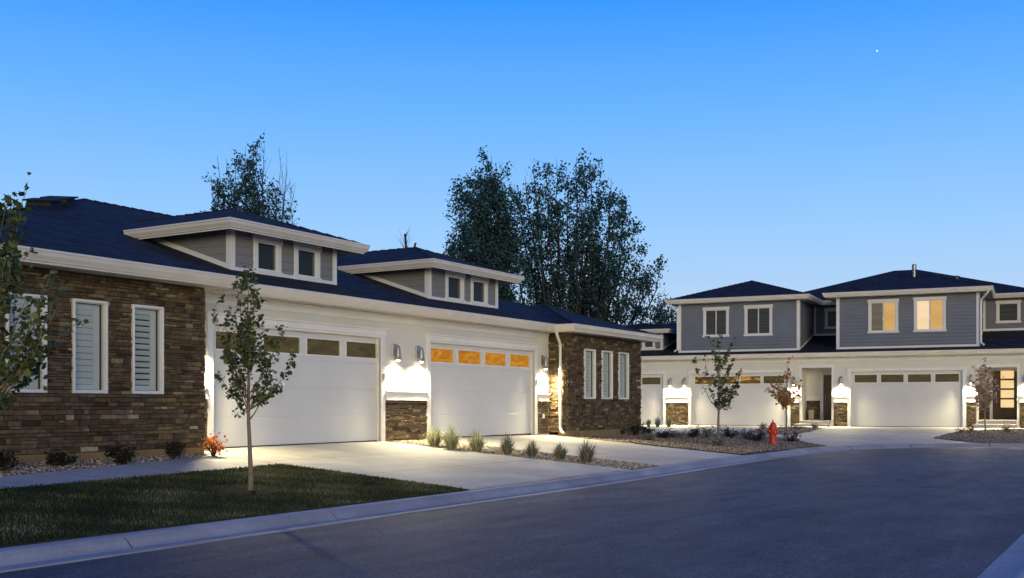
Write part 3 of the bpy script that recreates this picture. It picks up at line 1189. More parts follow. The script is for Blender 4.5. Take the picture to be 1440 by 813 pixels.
k_.bbox(26.55, 26.63, YG - 0.075, YG - 0.03, 1.02, 1.16, 0.006)
k_.build('outlet_cover', M['trim'], near, H0)

# roof: hip with two shallow front wings
P1 = 1 / 3
YE, YWE, YB = YG - OV, YW - OV, 32.72
RY = (YE + YB) / 2
RZ = EZ + (RY - YE) * P1
RXL, RXR = 17.8, 22.5
PS = (RZ - EZ) / (RXL - XL)
wm = 3.0
wz = EZ + PS * wm
wy = YWE + (wz - EZ) / P1
my = YE + (wz - EZ) / P1
r_ = MB()
IL, IR = XL + 2 * wm, XR - 2 * wm
ML, MR = XL + wm, XR - wm
r_.face([(IL, YE, EZ), (IR, YE, EZ), (MR, my, wz), (RXR, RY, RZ), (RXL, RY, RZ), (ML, my, wz)])
r_.face([(IR, YWE, EZ), (XR, YWE, EZ), (MR, wy, wz)])
r_.face([(IR, YE, EZ), (IR, YWE, EZ), (MR, wy, wz), (MR, my, wz)])
r_.face([(XR, YWE, EZ), (XR, YB, EZ), (RXR, RY, RZ), (MR, my, wz), (MR, wy, wz)])
r_.face([(XL, YWE, EZ), (IL, YWE, EZ), (ML, wy, wz)])
r_.face([(IL, YWE, EZ), (IL, YE, EZ), (ML, my, wz), (ML, wy, wz)])
r_.face([(XL, YB, EZ), (XL, YWE, EZ), (ML, wy, wz), (ML, my, wz), (RXL, RY, RZ)])
r_.face([(XR, YB, EZ), (XL, YB, EZ), (RXL, RY, RZ), (RXR, RY, RZ)])
# ridge and hip caps
for a, b_ in (((RXL, RY, RZ), (RXR, RY, RZ)), ((RXL, RY, RZ), (ML, my, wz)), ((RXR, RY, RZ), (MR, my, wz)), ((MR, wy, wz), (XR, YWE, EZ)), ((ML, wy, wz), (XL, YWE, EZ)), ((MR, wy, wz), (IR, YWE, EZ))):
    a, b_ = Vector(a), Vector(b_)
    n = max(2, int((b_ - a).length / 0.28))
    for k in range(n):
        p, q = a.lerp(b_, k / n), a.lerp(b_, (k + 1) / n)
        r_.tube([p + Vector((0, 0, -0.035)), q + Vector((0, 0, -0.05))], [0.075, 0.07], 6)
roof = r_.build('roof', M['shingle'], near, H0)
for tt in (0.29, 0.45):
    p = Vector((RXL, RY, RZ)).lerp(Vector((ML, my, wz)), tt)
    d_ = (Vector((ML, my, wz)) - Vector((RXL, RY, RZ))).normalized()
    s_ = Vector((d_.y, -d_.x, 0)).normalized()
    up = Vector((0, 0, 1))
    q = MB()
    c8 = []
    for zz, wx in ((-0.12, 0.30), (0.12, 0.24)):
        for a, b_ in ((-1, -1), (1, -1), (1, 1), (-1, 1)):
            c8.append(p + d_ * (a * 0.46) + s_ * (b_ * wx) + up * zz)
    q.raw(c8, [(0, 3, 2, 1), (4, 5, 6, 7), (0, 1, 5, 4), (1, 2, 6, 5), (2, 3, 7, 6), (3, 0, 4, 7)])
    c8 = []
    for zz in (0.12, 0.155):
        for a, b_ in ((-1, -1), (1, -1), (1, 1), (-1, 1)):
            c8.append(p + d_ * (a * 0.50) + s_ * (b_ * 0.32) + up * zz)
    q.raw(c8, [(0, 3, 2, 1), (4, 5, 6, 7), (0, 1, 5, 4), (1, 2, 6, 5), (2, 3, 7, 6), (3, 0, 4, 7)])
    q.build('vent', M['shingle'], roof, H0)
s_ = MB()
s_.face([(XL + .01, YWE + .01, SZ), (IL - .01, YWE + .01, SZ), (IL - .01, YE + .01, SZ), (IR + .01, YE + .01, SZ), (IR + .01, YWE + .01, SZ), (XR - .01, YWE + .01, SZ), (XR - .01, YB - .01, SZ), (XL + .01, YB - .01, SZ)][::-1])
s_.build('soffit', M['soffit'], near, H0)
gutter([(XL, YB), (XL, YWE), (IL, YWE), (IL, YE), (IR, YE), (IR, YWE), (XR, YWE), (XR, YB)], EZ, 'gutter', near, H0)
downspout(near, H0, [(26.50, 14.60, 3.52), (26.52, 14.60, 3.42), (26.70, 14.64, 3.28), (26.86, 14.68, 3.16), (26.87, 14.68, 3.05), (26.87, 14.68, 0.75), (26.83, 14.62, 0.64), (26.75, 14.5, 0.61)], 0.042)


def dormer(parent, off, x0, x1, yf, zb, ze, roofz, label=None, pitch=1 / 3, sidemat='siding', panes='dark', win=None, ov=0.45, right_only=False):
    """front-facing hipped dormer: siding box with its own roof, gutter, corner boards and two windows"""
    yb = yf + (ze - roofz(yf)) / pitch + 0.6
    d_ = MB()
    wins = win
    hs = [(a + 0.1, b_ - 0.1, c_ + 0.05, e_ - 0.05) for a, b_, c_, e_ in wins]
    hs2 = [(a + 0.14, b_ - 0.14, c_ + 0.09, e_ - 0.12) for a, b_, c_, e_ in wins]
    holes_wall(d_, x0 + 0.002, x1 - 0.002, zb - 0.3, ze - 0.10, yf, yf + 0.12, hs2)
    d_.box(x0 + 0.002, x0 + 0.1, yf + 0.125, yb, zb - 0.3, ze - 0.10)
    d_.box(x1 - 0.1, x1 - 0.002, yf + 0.125, yb, zb - 0.3, ze - 0.10)
    lap_siding(d_, x0, x1, zb, ze - 0.10, yf, holes=hs)
    lap_siding(d_, yf, yb, zb, ze - 0.10, x0, axis='y', sgn=-1)
    lap_siding(d_, yf, yb, zb, ze - 0.10, x1, axis='y', sgn=1)
    dm = d_.build('dormer', M[sidemat], parent, off)
    if label:
        dm['label'] = label
    c = MB()
    for x, s in ((x0, 1), (x1, -1)):
        c.box(x - s * 0.028, x + s * 0.10, yf - 0.03, yf - 0.004, zb - 0.05, ze - 0.108)
        c.box(min(x - s * 0.028, x - s * 0.004), max(x - s * 0.028, x - s * 0.004), yf - 0.004, yf + 0.10, zb - 0.05, ze - 0.108)
        # raking skirt board where the cheek meets the roof
        y1 = yf + (ze - 0.17 - zb) / pitch
        xo = x - s * 0.026
        xi = x - s * 0.004
        c.raw([(xo, yf + 0.1, roofz(yf + 0.1) - 0.02), (xi, yf + 0.1, roofz(yf + 0.1) - 0.02), (xi, yf + 0.1, roofz(yf + 0.1) + 0.10), (xo, yf + 0.1, roofz(yf + 0.1) + 0.10),
               (xo, y1, roofz(y1) - 0.02), (xi, y1, roofz(y1) - 0.02), (xi, y1, roofz(y1) + 0.10), (xo, y1, roofz(y1) + 0.10)],
              [(0, 1, 2, 3), (4, 7, 6, 5), (0, 4, 5, 1), (1, 5, 6, 2), (2, 6, 7, 3), (3, 7, 4, 0)])
    c.box(x0 + 0.10, x1 - 0.10, yf - 0.03, yf - 0.004, zb - 0.05, zb + 0.07)
    c.build('corner_board', M['trim'], dm, off)
    a0, a1, f0 = x0 - ov, x1 + ov, yf - ov
    hw = (a1 - a0) / 2
    rz_ = ze + hw * pitch
    xm = (a0 + a1) / 2
    ye_ = yf + (ze - roofz(yf)) / pitch
    yr_ = yf + (rz_ - roofz(yf)) / pitch
    r2 = MB()
    r2.face([(a0, f0, ze), (a1, f0, ze), (xm, f0 + hw, rz_)])
    r2.face([(a0, ye_ + 0.1, ze), (a0, f0, ze), (xm, f0 + hw, rz_), (xm, yr_ + 0.1, rz_)])
    r2.face([(a1, f0, ze), (a1, ye_ + 0.1, ze), (xm, yr_ + 0.1, rz_), (xm, f0 + hw, rz_)])
    for p, q in (((a0, f0, ze), (xm, f0 + hw, rz_)), ((a1, f0, ze), (xm, f0 + hw, rz_)), ((xm, f0 + hw, rz_), (xm, yr_, rz_))):
        p, q = Vector(p), Vector(q)
        n = max(2, int((q - p).length / 0.28))
        for k in range(n):
            u_, v_ = p.lerp(q, k / n), p.lerp(q, (k + 1) / n)
            r2.tube([u_ + Vector((0, 0, -0.05)), v_ + Vector((0, 0, -0.035))], [0.07, 0.075], 6)
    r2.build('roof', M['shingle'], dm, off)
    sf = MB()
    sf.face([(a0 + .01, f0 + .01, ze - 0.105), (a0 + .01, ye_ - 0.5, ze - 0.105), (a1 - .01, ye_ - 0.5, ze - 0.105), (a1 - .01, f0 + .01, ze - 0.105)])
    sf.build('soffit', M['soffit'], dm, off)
    gutter([(a0, ye_ - 0.25), (a0, f0), (a1, f0), (a1, ye_ - 0.25)], ze, 'gutter', dm, off)
    for (a, b_, c_, e_) in wins:
        cap_window(dm, off, a, b_, c_, e_, yf, [(0, 1, panes)], 0.035)
    return dm


def near_roofz(y):
    return EZ + (y - YE) * P1


# depth limit: the window of a dormer is a sub-part, so its glass is built level with it below
def flatten(dm):
    for w_ in [c for c in dm.children if c.name.startswith('window')]:
        for g_ in list(w_.children):
            g_.parent = dm
            g_.name = 'window_' + g_.name.split('.')[0]


WD1 = [(15.99, 16.88, 4.20, 4.92), (17.30, 18.20, 4.20, 4.92)]
dm = dormer(near, H0, 15.44, 18.63, 16.0, near_roofz(16.0) - 0.01, 5.07, near_roofz, 'grey dormer nearer the stone wing with the dark square windows', win=[(16.03, 16.90, 4.12, 4.955), (17.24, 18.13, 4.12, 4.955)])
flatten(dm)
dm = dormer(near, H0, 22.25, 25.55, 16.0, near_roofz(16.0) - 0.01, 5.07, near_roofz, 'grey dormer above the garage door with amber panes', win=[(22.96, 23.89, 4.12, 4.955), (24.16, 25.07, 4.12, 4.955)])
flatten(dm)

place_lamp((19.66, YG - 0.002, 2.44), 0, 'wall lamp nearest the dim paned garage door of the stone duplex', LAMP_W)
place_lamp((20.57, YG - 0.002, 2.44), 0, 'wall lamp just beside the casing of the amber paned garage door', LAMP_W)
place_lamp((26.58, YG - 0.002, 2.44), 0, 'wall lamp between the amber paned garage door and the white downspout', LAMP_W)
place_lamp((13.76, YG - 0.002, 2.44), 0, 'wall lamp tucked behind the corner of the stone wing', LAMP_W)

# ================================================================== FAR HOUSE
FZ = 0.38
far = empty('townhouse_row', (FO.x, FO.y, FZ), math.atan2(FE.y, FE.x))
F0 = (0, 0, FZ)
tag(far, 'two storey blue grey townhouse row with white garages and lit upper windows', 'house', 'houses along the street')
FS, FEZ = 3.70, 3.90
FDZ1, FHZ = 2.98, 3.17
DA, DB, DC = (-14.05, -9.20), (-7.72, -2.95), (0.02, 4.89)
EB, EC = (-2.27, -0.86), (5.55, 7.12)
w = MB()
holes_wall(w, -17, 14, 0.2, FS, 0, 0.3, [(d[0], d[1], 0.2, FDZ1) for d in (DA, DB, DC)] + [(EB[0], EB[1], 0.2, 3.20), (EC[0], EC[1], 0.2, 3.10)])
w.build('wall', M['stucco'], far, F0)
# alcoves
for (a, b_, wide, zt) in ((EB[0], EB[1], 0.55, 3.20), (EC[0], EC[1], 0.0, 3.10)):
    w = MB()
    w.box(a - 0.2, a - 0.001, 0.301, 1.6, 0.3, zt + 0.2)
    w.box(b_ + wide + 0.001, b_ + wide + 0.2, 0.301, 1.6, 0.3, zt + 0.2)
    w.box(a, b_ + wide, 0.301, 1.6, zt + 0.001, zt + 0.2)
    s2 = MB()
    if wide:
        w.box(EB[0], -1.45, 1.3, 1.5, 0.3, 3.2)
        w.box(-0.42, EB[1] + 0.55, 1.3, 1.5, 0.3, 3.2)
        w.box(-1.45, -0.42, 1.3, 1.5, 2.88, 3.2)
        ledgestone(s2, EB[0], -1.62, 0.7, 1.62, 1.3, depth=0.05, lmin=0.2, hmin=0.06)
    else:
        w.box(EC[0], 6.10, 1.3, 1.5, 0.3, 3.1)
        w.box(6.10, EC[1], 1.3, 1.5, 2.98, 3.1)
        ledgestone(s2, EC[0], 5.98, 0.7, 1.52, 1.3, depth=0.05, lmin=0.2, hmin=0.06)
        ledgestone(s2, 0.3, 1.25, 0.7, 1.52, EC[0], axis='y', sgn=1, depth=0.04)
    w.build('entry_alcove', M['stucco'], far, F0)
    s2.build('stone_cladding', M['stone'], far, F0)
t2 = MB()
t2.bbox(EB[0], -1.62, 1.22, 1.31, 1.63, 1.85, 0.006)
t2.bbox(-1.60, -1.45, 1.25, 1.31, 0.66, 3.0, 0.006)
t2.build('entry_trim', M['trim'], far, F0)
t2 = MB()
t2.bbox(5.97, 6.10, 1.25, 1.31, 0.75, 3.05, 0.006)
# casings of the alcove openings
t2.build('entry_trim', M['trim'], far, F0)
for (a, b_, zt) in ((EB[0], EB[1], 3.20), (EC[0], EC[1], 3.10)):
    t2 = MB()
    t2.bbox(a - 0.10, a, -0.03, 0.02, 1.82, zt, 0.006)
    t2.bbox(b_, b_ + 0.10, -0.03, 0.02, 1.82, zt, 0.006)
    t2.bbox(a - 0.10, b_ + 0.10, -0.035, 0.02, zt, zt + 0.14, 0.006)
    t2.build('entry_trim', M['trim'], far, F0)
# piers: stone wainscot, band and cap
PIERS = [(-9.04, -7.88), (-2.79, -2.37), (-0.76, -0.14), (5.05, 5.45), (7.22, 8.6)]
for (a, b_) in PIERS:
    s2 = MB()
    ledgestone(s2, a, b_, 0.36, 1.52, 0.0, depth=0.055, hmin=0.055, lmin=0.16)
    s2.build('stone_cladding', M['stone'], far, F0)
    t2 = MB()
    t2.bbox(a, b_, -0.06, 0.01, 1.53, 1.78, 0.006)
    t2.bbox(a, b_, -0.09, 0.01, 1.78, 1.82, 0.006)
    t2.build('wainscot_cap', M['trim'], far, F0)
t2 = MB()
t2.bbox(-16.5, 14, -0.03, 0.005, 3.50, FS - 0.002, 0.006)
t2.build('frieze_board', M['trim'], far, F0)
# steps and porch floors
for (a, b_, dz) in ((EB[0], EB[1], 0.0), (EC[0], EC[1], 0.08)):
    q = MB()
    q.bbox(a - 0.22, b_ - 0.003, -0.62, 0.0, 0.30, 0.52 + dz * 0.5, 0.015)
    q.bbox(a + 0.003, b_ - 0.003, -0.30, 1.3, 0.30, 0.66 + dz, 0.015)
    q.build('porch_step', M['walk'], far, F0)


def far_door(x0, x1, z0, z1, mats, label):
    wd = (x1 - x0)
    c0 = x0 + 0.66
    garage_door(far, F0, x0, x1, z0, z1, 0.10, pane_row(c0, 1.0, (wd - 1.32) / 3, 4, 2.47, 2.83), mats, label)
    door_trim(far, F0, x0, x1, z0 - 0.01, z1, 0.0, FHZ)


far_door(DA[0], DA[1], 0.40, FDZ1, ['brownpane'] * 4, 'white garage door partly hidden by the stone duplex')
far_door(DB[0], DB[1], 0.40, FDZ1, ['mixpane', 'mixpane', 'mixpane', 'brownpane'], 'white garage door with half lit panes behind the hydrant')
far_door(DC[0], DC[1], 0.40, FDZ1, ['brownpane'] * 4, 'white garage door with four dim panes under the lit windows')
# entry doors
d_ = MB()
d_.bbox(-1.45, -0.42, 1.36, 1.41, 0.67, 2.88, 0.006)
e1 = d_.build('entry_door', M['browndoor'], far, F0)
h_ = MB()
h_.tube([(-1.36, 1.30, 1.45), (-1.36, 1.30, 1.95)], 0.016, 8)
h_.tube([(-1.36, 1.30, 1.5), (-1.36, 1.37, 1.5)], 0.01, 6)
h_.tube([(-1.36, 1.30, 1.9), (-1.36, 1.37, 1.9)], 0.01, 6)
h_.build('handle', M['metal'], e1, F0)
d_ = MB()
ps = [(6.43, 6.98, 1.30 + 0.44 * k, 1.66 + 0.44 * k) for k in range(4)]
holes_wall(d_, 6.10, 7.12, 0.75, 2.98, 1.36, 1.41, ps)
e2 = d_.build('entry_door', M['browndoor'], far, F0)
e2['label'] = 'brown front door with four lit glass panels'
for p in ps:
    g_ = MB()
    g_.box(p[0], p[1], 1.38, 1.39, p[2], p[3])
    g_.build('glass_panel', M['doorpane'], e2, F0)
h_ = MB()
h_.tube([(6.25, 1.30, 1.5), (6.25, 1.30, 2.05)], 0.018, 8)
h_.tube([(6.25, 1.30, 1.55), (6.25, 1.37, 1.55)], 0.01, 6)
h_.tube([(6.25, 1.30, 2.0), (6.25, 1.37, 2.0)], 0.01, 6)
h_.build('handle', M['metal'], e2, F0)

# lower roof
FP = 0.24


def far_roofz(y):
    return FEZ + (y + 0.45) * FP


r_ = MB()
rb = 9.6
r_.face([(-17.5, -0.45, FEZ), (14.5, -0.45, FEZ), (14.5, 4.6, far_roofz(4.6)), (-8.0, 4.6, far_roofz(4.6)), (-8.0, rb, far_roofz(rb)), (-13.5, rb, far_roofz(rb)), (-17.5, 6.5, far_roofz(6.5))])
r_.face([(-17.5, 6.5, far_roofz(6.5)), (-13.5, rb, far_roofz(rb)), (-8.0, rb, far_roofz(rb)), (-8.0, 18, FEZ), (-17.5, 18, FEZ)])
for k in range(18):
    a, b_ = -13.5 + 5.4 * k / 18, -13.5 + 5.4 * (k + 1) / 18
    r_.tube([(a, rb, far_roofz(rb) - 0.05), (b_, rb, far_roofz(rb) - 0.035)], [0.07, 0.075], 6)
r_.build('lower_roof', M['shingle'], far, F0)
s_ = MB()
s_.face([(-17.5, -0.44, FS), (-17.5, 0.1, FS), (14.5, 0.1, FS), (14.5, -0.44, FS)])
s_.build('soffit', M['soffit'], far, F0)
gutter([(-17.5, -0.45), (14.5, -0.45)], FEZ, 'gutter', far, F0)
dm = dormer(far, F0, -12.75, -9.62, 1.2, far_roofz(1.2) - 0.01, 5.36, far_roofz, 'grey dormer low behind the stone duplex roof end', pitch=0.24, panes='darkblind', sidemat='sidingblue',
            win=[(-10.75, -9.98, 4.33, 5.14), (-12.1, -11.3, 4.33, 5.14)])
flatten(dm)

# upper storey
UE, UW = 6.74, 6.52
sd = MB()
cbd = MB()


def upper_block(x0, x1, y0, y1, wins):
    hs = [(a + 0.1, b_ - 0.1, c_ + 0.05, e_ - 0.05) for a, b_, c_, e_ in wins]
    hs2 = [(a + 0.14, b_ - 0.14, c_ + 0.09, e_ - 0.12) for a, b_, c_, e_ in wins]
    zb = far_roofz(y0) - 0.01
    holes_wall(sd, x0 + 0.002, x1 - 0.002, zb - 0.15, UW, y0, y0 + 0.13, hs2)
    sd.box(x0 + 0.002, x0 + 0.12, y0 + 0.135, y1, zb - 0.15, UW)
    sd.box(x1 - 0.12, x1 - 0.002, y0 + 0.135, y1, zb - 0.15, UW)
    lap_siding(sd, x0, x1, zb, UW, y0, holes=hs, row=0.16, d=0.03)
    lap_siding(sd, y0, y1, zb, UW, x0, axis='y', sgn=-1, row=0.16, d=0.03)
    lap_siding(sd, y0, y1, zb, UW, x1, axis='y', sgn=1, row=0.16, d=0.03)
    for x, s in ((x0, 1), (x1, -1)):
        cbd.box(x - s * 0.03, x + s * 0.12, y0 - 0.035, y0 - 0.004, zb - 0.03, UW)
        cbd.box(min(x - s * 0.03, x - s * 0.004), max(x - s * 0.03, x - s * 0.004), y0 - 0.004, y0 + 0.12, zb - 0.03, UW)
        xo, xi = x - s * 0.028, x - s * 0.005
        ya, yb_ = y0 + 0.12, y1
        cbd.raw([(xo, ya, far_roofz(ya) - 0.02), (xi, ya, far_roofz(ya) - 0.02), (xi, ya, far_roofz(ya) + 0.1), (xo, ya, far_roofz(ya) + 0.1),
                 (xo, yb_, far_roofz(yb_) - 0.02), (xi, yb_, far_roofz(yb_) - 0.02), (xi, yb_, far_roofz(yb_) + 0.1), (xo, yb_, far_roofz(yb_) + 0.1)],
                [(0, 1, 2, 3), (4, 7, 6, 5), (0, 4, 5, 1), (1, 5, 6, 2), (2, 6, 7, 3), (3, 7, 4, 0)])
    cbd.box(x0 + 0.12, x1 - 0.12, y0 - 0.035, y0 - 0.004, zb - 0.03, zb + 0.10)


BL, BR_ = (-8.45, -2.43), (-0.66, 5.57)
YU, YM = 0.3, 4.1
upper_block(BL[0], BL[1], YU, YM + 0.2, [(-7.22, -5.85, 4.82, 6.33), (-5.13, -3.70, 4.82, 6.35)])
upper_block(BR_[0], BR_[1], YU, YM + 0.2, [(0.74, 2.14, 4.79, 6.38), (2.76, 4.20, 4.79, 6.40)])
# recessed middle and right walls
zr = far_roofz(YM)
for (x0, x1, win) in ((BL[1] + 0.0, BR_[0], (-1.88, -1.0, 5.32, 6.40)), (BR_[1], 7.95, (6.15, 7.27, 5.34, 6.44))):
    a, b_, c_, e_ = win
    holes_wall(sd, x0 + 0.03, x1 - 0.03, zr - 0.2, UW, YM, YM + 0.13, [(a + 0.14, b_ - 0.14, c_ + 0.09, e_ - 0.12)])
    lap_siding(sd, x0 + 0.03, x1 - 0.03, zr, UW, YM, holes=[(a + 0.1, b_ - 0.1, c_ + 0.05, e_ - 0.05)], row=0.16, d=0.03)
    cbd.box(x0 + 0.035, x1 - 0.035, YM - 0.035, YM - 0.004, zr - 0.03, zr + 0.1)
    cbd.box(x0 + 0.035, x0 + 0.14, YM - 0.035, YM - 0.004, zr + 0.1, UW)
sd.build('siding', M['sidingblue'], far, F0)
cbd.build('corner_board', M['trim'], far, F0)
cap_window(far, F0, -7.22, -5.85, 4.82, 6.33, YU, [(0, 0.5, 'darkblind'), (0.5, 1, 'darkblind')])
cap_window(far, F0, -5.13, -3.70, 4.82, 6.35, YU, [(0, 0.5, 'darkblind'), (0.5, 1, 'darkblind')])
cap_window(far, F0, 0.74, 2.14, 4.79, 6.38, YU, [(0, 0.5, 'greypane'), (0.5, 1, 'amberpane')])['label'] = 'upper window lit amber in one half and blinded in the other'
cap_window(far, F0, 2.76, 4.20, 4.79, 6.40, YU, [(0, 0.5, 'creampane'), (0.5, 1, 'amberpane')])['label'] = 'upper window lit warm in both halves'
cap_window(far, F0, -1.88, -1.0, 5.32, 6.40, YM, [(0, 1, 'dark')])
cap_window(far, F0, 6.15, 7.27, 5.34, 6.44, YM, [(0, 1, 'darkblind')])

# upper roofs
UP = 1 / 3
r_ = MB()
OVU = 0.48


def hip_front(x0, x1, y0, ze, yback):
    a0, a1, f0 = x0 - OVU, x1 + OVU, y0 - OVU
    hw = (a1 - a0) / 2
    xm = (a0 + a1) / 2
    rz_ = ze + hw * UP
    r_.face([(a0, f0, ze), (a1, f0, ze), (xm, f0 + hw, rz_)])
    r_.face([(a0, yback, ze), (a0, f0, ze), (xm, f0 + hw, rz_), (xm, yback, rz_)])
    r_.face([(a1, f0, ze), (a1, yback, ze), (xm, yback, rz_), (xm, f0 + hw, rz_)])
    for p, q_ in (((a0, f0, ze), (xm, f0 + hw, rz_)), ((a1, f0, ze), (xm, f0 + hw, rz_)), ((xm, f0 + hw, rz_), (xm, yback, rz_))):
        p, q_ = Vector(p), Vector(q_)
        n = max(2, int((q_ - p).length / 0.3))
        for k in range(n):
            u_, v_ = p.lerp(q_, k / n), p.lerp(q_, (k + 1) / n)
            r_.tube([u_ + Vector((0, 0, -0.05)), v_ + Vector((0, 0, -0.035))], [0.07, 0.075], 6)
    return a0, a1, f0


hip_front(BL[0], BL[1], YU, UE, 9.0)
hip_front(BR_[0], BR_[1], YU, UE, 9.0)
# main mass behind
ma0, ma1, mf, run = -5.4, 8.4, YM - OVU, 6.3
mz = UE + run * UP
r_.face([(ma0, mf, UE), (ma1, mf, UE), (ma1 - run, mf + run, mz), (ma0 + run, mf + run, mz)])
r_.face([(ma0, mf + 2 * run, UE), (ma0, mf, UE), (ma0 + run, mf + run, mz)])
r_.face([(ma1, mf, UE), (ma1, mf + 2 * run, UE), (ma1 - run, mf + run, mz)])
r_.face([(ma1, mf + 2 * run, UE), (ma0, mf + 2 * run, UE), (ma0 + run, mf + run, mz), (ma1 - run, mf + run, mz)])
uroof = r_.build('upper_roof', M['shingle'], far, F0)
w = MB()
w.box(-4.95, -4.75, YM + 0.4, mf + 2 * run - 0.5, 3.9, UW)
w.box(-4.75, 7.95, mf + 2 * run - 0.6, mf + 2 * run - 0.4, 3.9, UW)
w.box(7.75, 7.95, YM + 0.4, mf + 2 * run - 0.6, 3.9, UW)
w.build('rear_wall', M['sidingblue'], far, F0)
s_ = MB()
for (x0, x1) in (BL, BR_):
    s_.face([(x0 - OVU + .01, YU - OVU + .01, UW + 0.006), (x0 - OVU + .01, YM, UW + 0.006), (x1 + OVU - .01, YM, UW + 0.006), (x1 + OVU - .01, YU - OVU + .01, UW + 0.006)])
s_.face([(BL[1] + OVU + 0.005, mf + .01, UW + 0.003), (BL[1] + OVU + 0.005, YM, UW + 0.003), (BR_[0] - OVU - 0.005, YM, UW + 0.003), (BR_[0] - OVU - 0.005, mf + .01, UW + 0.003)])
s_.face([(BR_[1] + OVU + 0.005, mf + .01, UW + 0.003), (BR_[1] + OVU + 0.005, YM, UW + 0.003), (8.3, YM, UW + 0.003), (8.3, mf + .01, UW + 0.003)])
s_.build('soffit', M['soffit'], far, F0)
gutter([(BL[0] - OVU, 8), (BL[0] - OVU, YU - OVU), (BL[1] + OVU, YU - OVU), (BL[1] + OVU, mf), (BR_[0] - OVU, mf), (BR_[0] - OVU, YU - OVU), (BR_[1] + OVU, YU - OVU), (BR_[1] + OVU, mf), (8.4, mf), (8.4, mf + 8)], UE, 'gutter', far, F0)
v_ = MB()
v_.lathe([(0.07, 0.0), (0.07, 0.5), (0.11, 0.5), (0.11, 0.72), (0.06, 0.76)], (2.62, 2.4, 7.45), 'z', 12)
v_.build('vent_pipe', M['metal'], uroof, F0)
for (x, y_) in ((4.3, 6.2),):
    v_ = MB()
    zz = UE + 0.333 * 3.1
    v_.lathe([(0.12, -0.3), (0.12, 0.02), (0.16, 0.03), (0.16, 0.08), (0.0, 0.12)], (x, y_, zz + 0.1), 'z', 12)
    v_.build('roof_vent', M['darkmetal'], uroof, F0)
downspout(far, F0, [(BL[0] - 0.38, YU - 0.40, UE - 0.18), (BL[0] - 0.36, YU - 0.38, UE - 0.28), (BL[0] - 0.10, YU - 0.09, UE - 0.55), (BL[0] - 0.06, YU - 0.06, UE - 0.7), (BL[0] - 0.06, YU - 0.06, 4.25), (BL[0] - 0.2, YU - 0.2, 4.12)], 0.05)
downspout(far, F0, [(BR_[1] + 0.38, YU - 0.40, UE - 0.18), (BR_[1] + 0.36, YU - 0.38, UE - 0.28), (BR_[1] + 0.10, YU - 0.09, UE - 0.55), (BR_[1] + 0.07, YU - 0.07, UE - 0.7), (BR_[1] + 0.07, YU - 0.07, 4.25), (BR_[1] + 0.2, YU - 0.2, 4.12)], 0.05)

FROT = math.atan2(FE.y, FE.x)


def far_lamp(a, z, label, watts=LAMP_W):
    x, y = far_w(a, -0.002)
    place_lamp((x, y, z), FROT, label, watts)


far_lamp(-8.80, 2.40, 'wall lamp on the stone pier next to the half hidden far garage door')
far_lamp(-8.06, 2.40, 'wall lamp on the stone pier next to the half lit garage door')
far_lamp(-2.62, 2.40, 'wall lamp between the small orange leaved tree and the dark entry')
far_lamp(-0.42, 2.40, 'wall lamp between the dark entry and the garage door under lit windows')
far_lamp(5.24, 2.40, 'wall lamp beside the bronze leaved tree and the door with lit panels')
far_lamp(7.45, 2.40, 'wall lamp cut by the right edge beyond the door with lit panels')

# porch planter
vx, vy = far_w(-1.95, 0.75)
pv = empty('porch_planter', (vx, vy, 0.66))
tag(pv, 'tall pale planter standing on the dark entry porch', 'planter')
q = MB()
q.lathe([(0.10, 0.0), (0.13, 0.02), (0.16, 0.48), (0.175, 0.5), (0.16, 0.52), (0.14, 0.48), (0.0, 0.46)], (0, 0, 0), 'z', 16)
q.build('pot', M['pebble'], pv)
q = MB()
for k in range(26):
    a = random.uniform(0, 6.28)
    l = random.uniform(0.05, 0.2)
    q.tube([(0, 0, 0.46), (math.cos(a) * l * 0.4, math.sin(a) * l * 0.4, 0.56), (math.cos(a) * l, math.sin(a) * l, 0.6 + random.uniform(-0.03, 0.1))], [0.008, 0.007, 0.001], 4)
q.build('plant', M['sage'], pv)


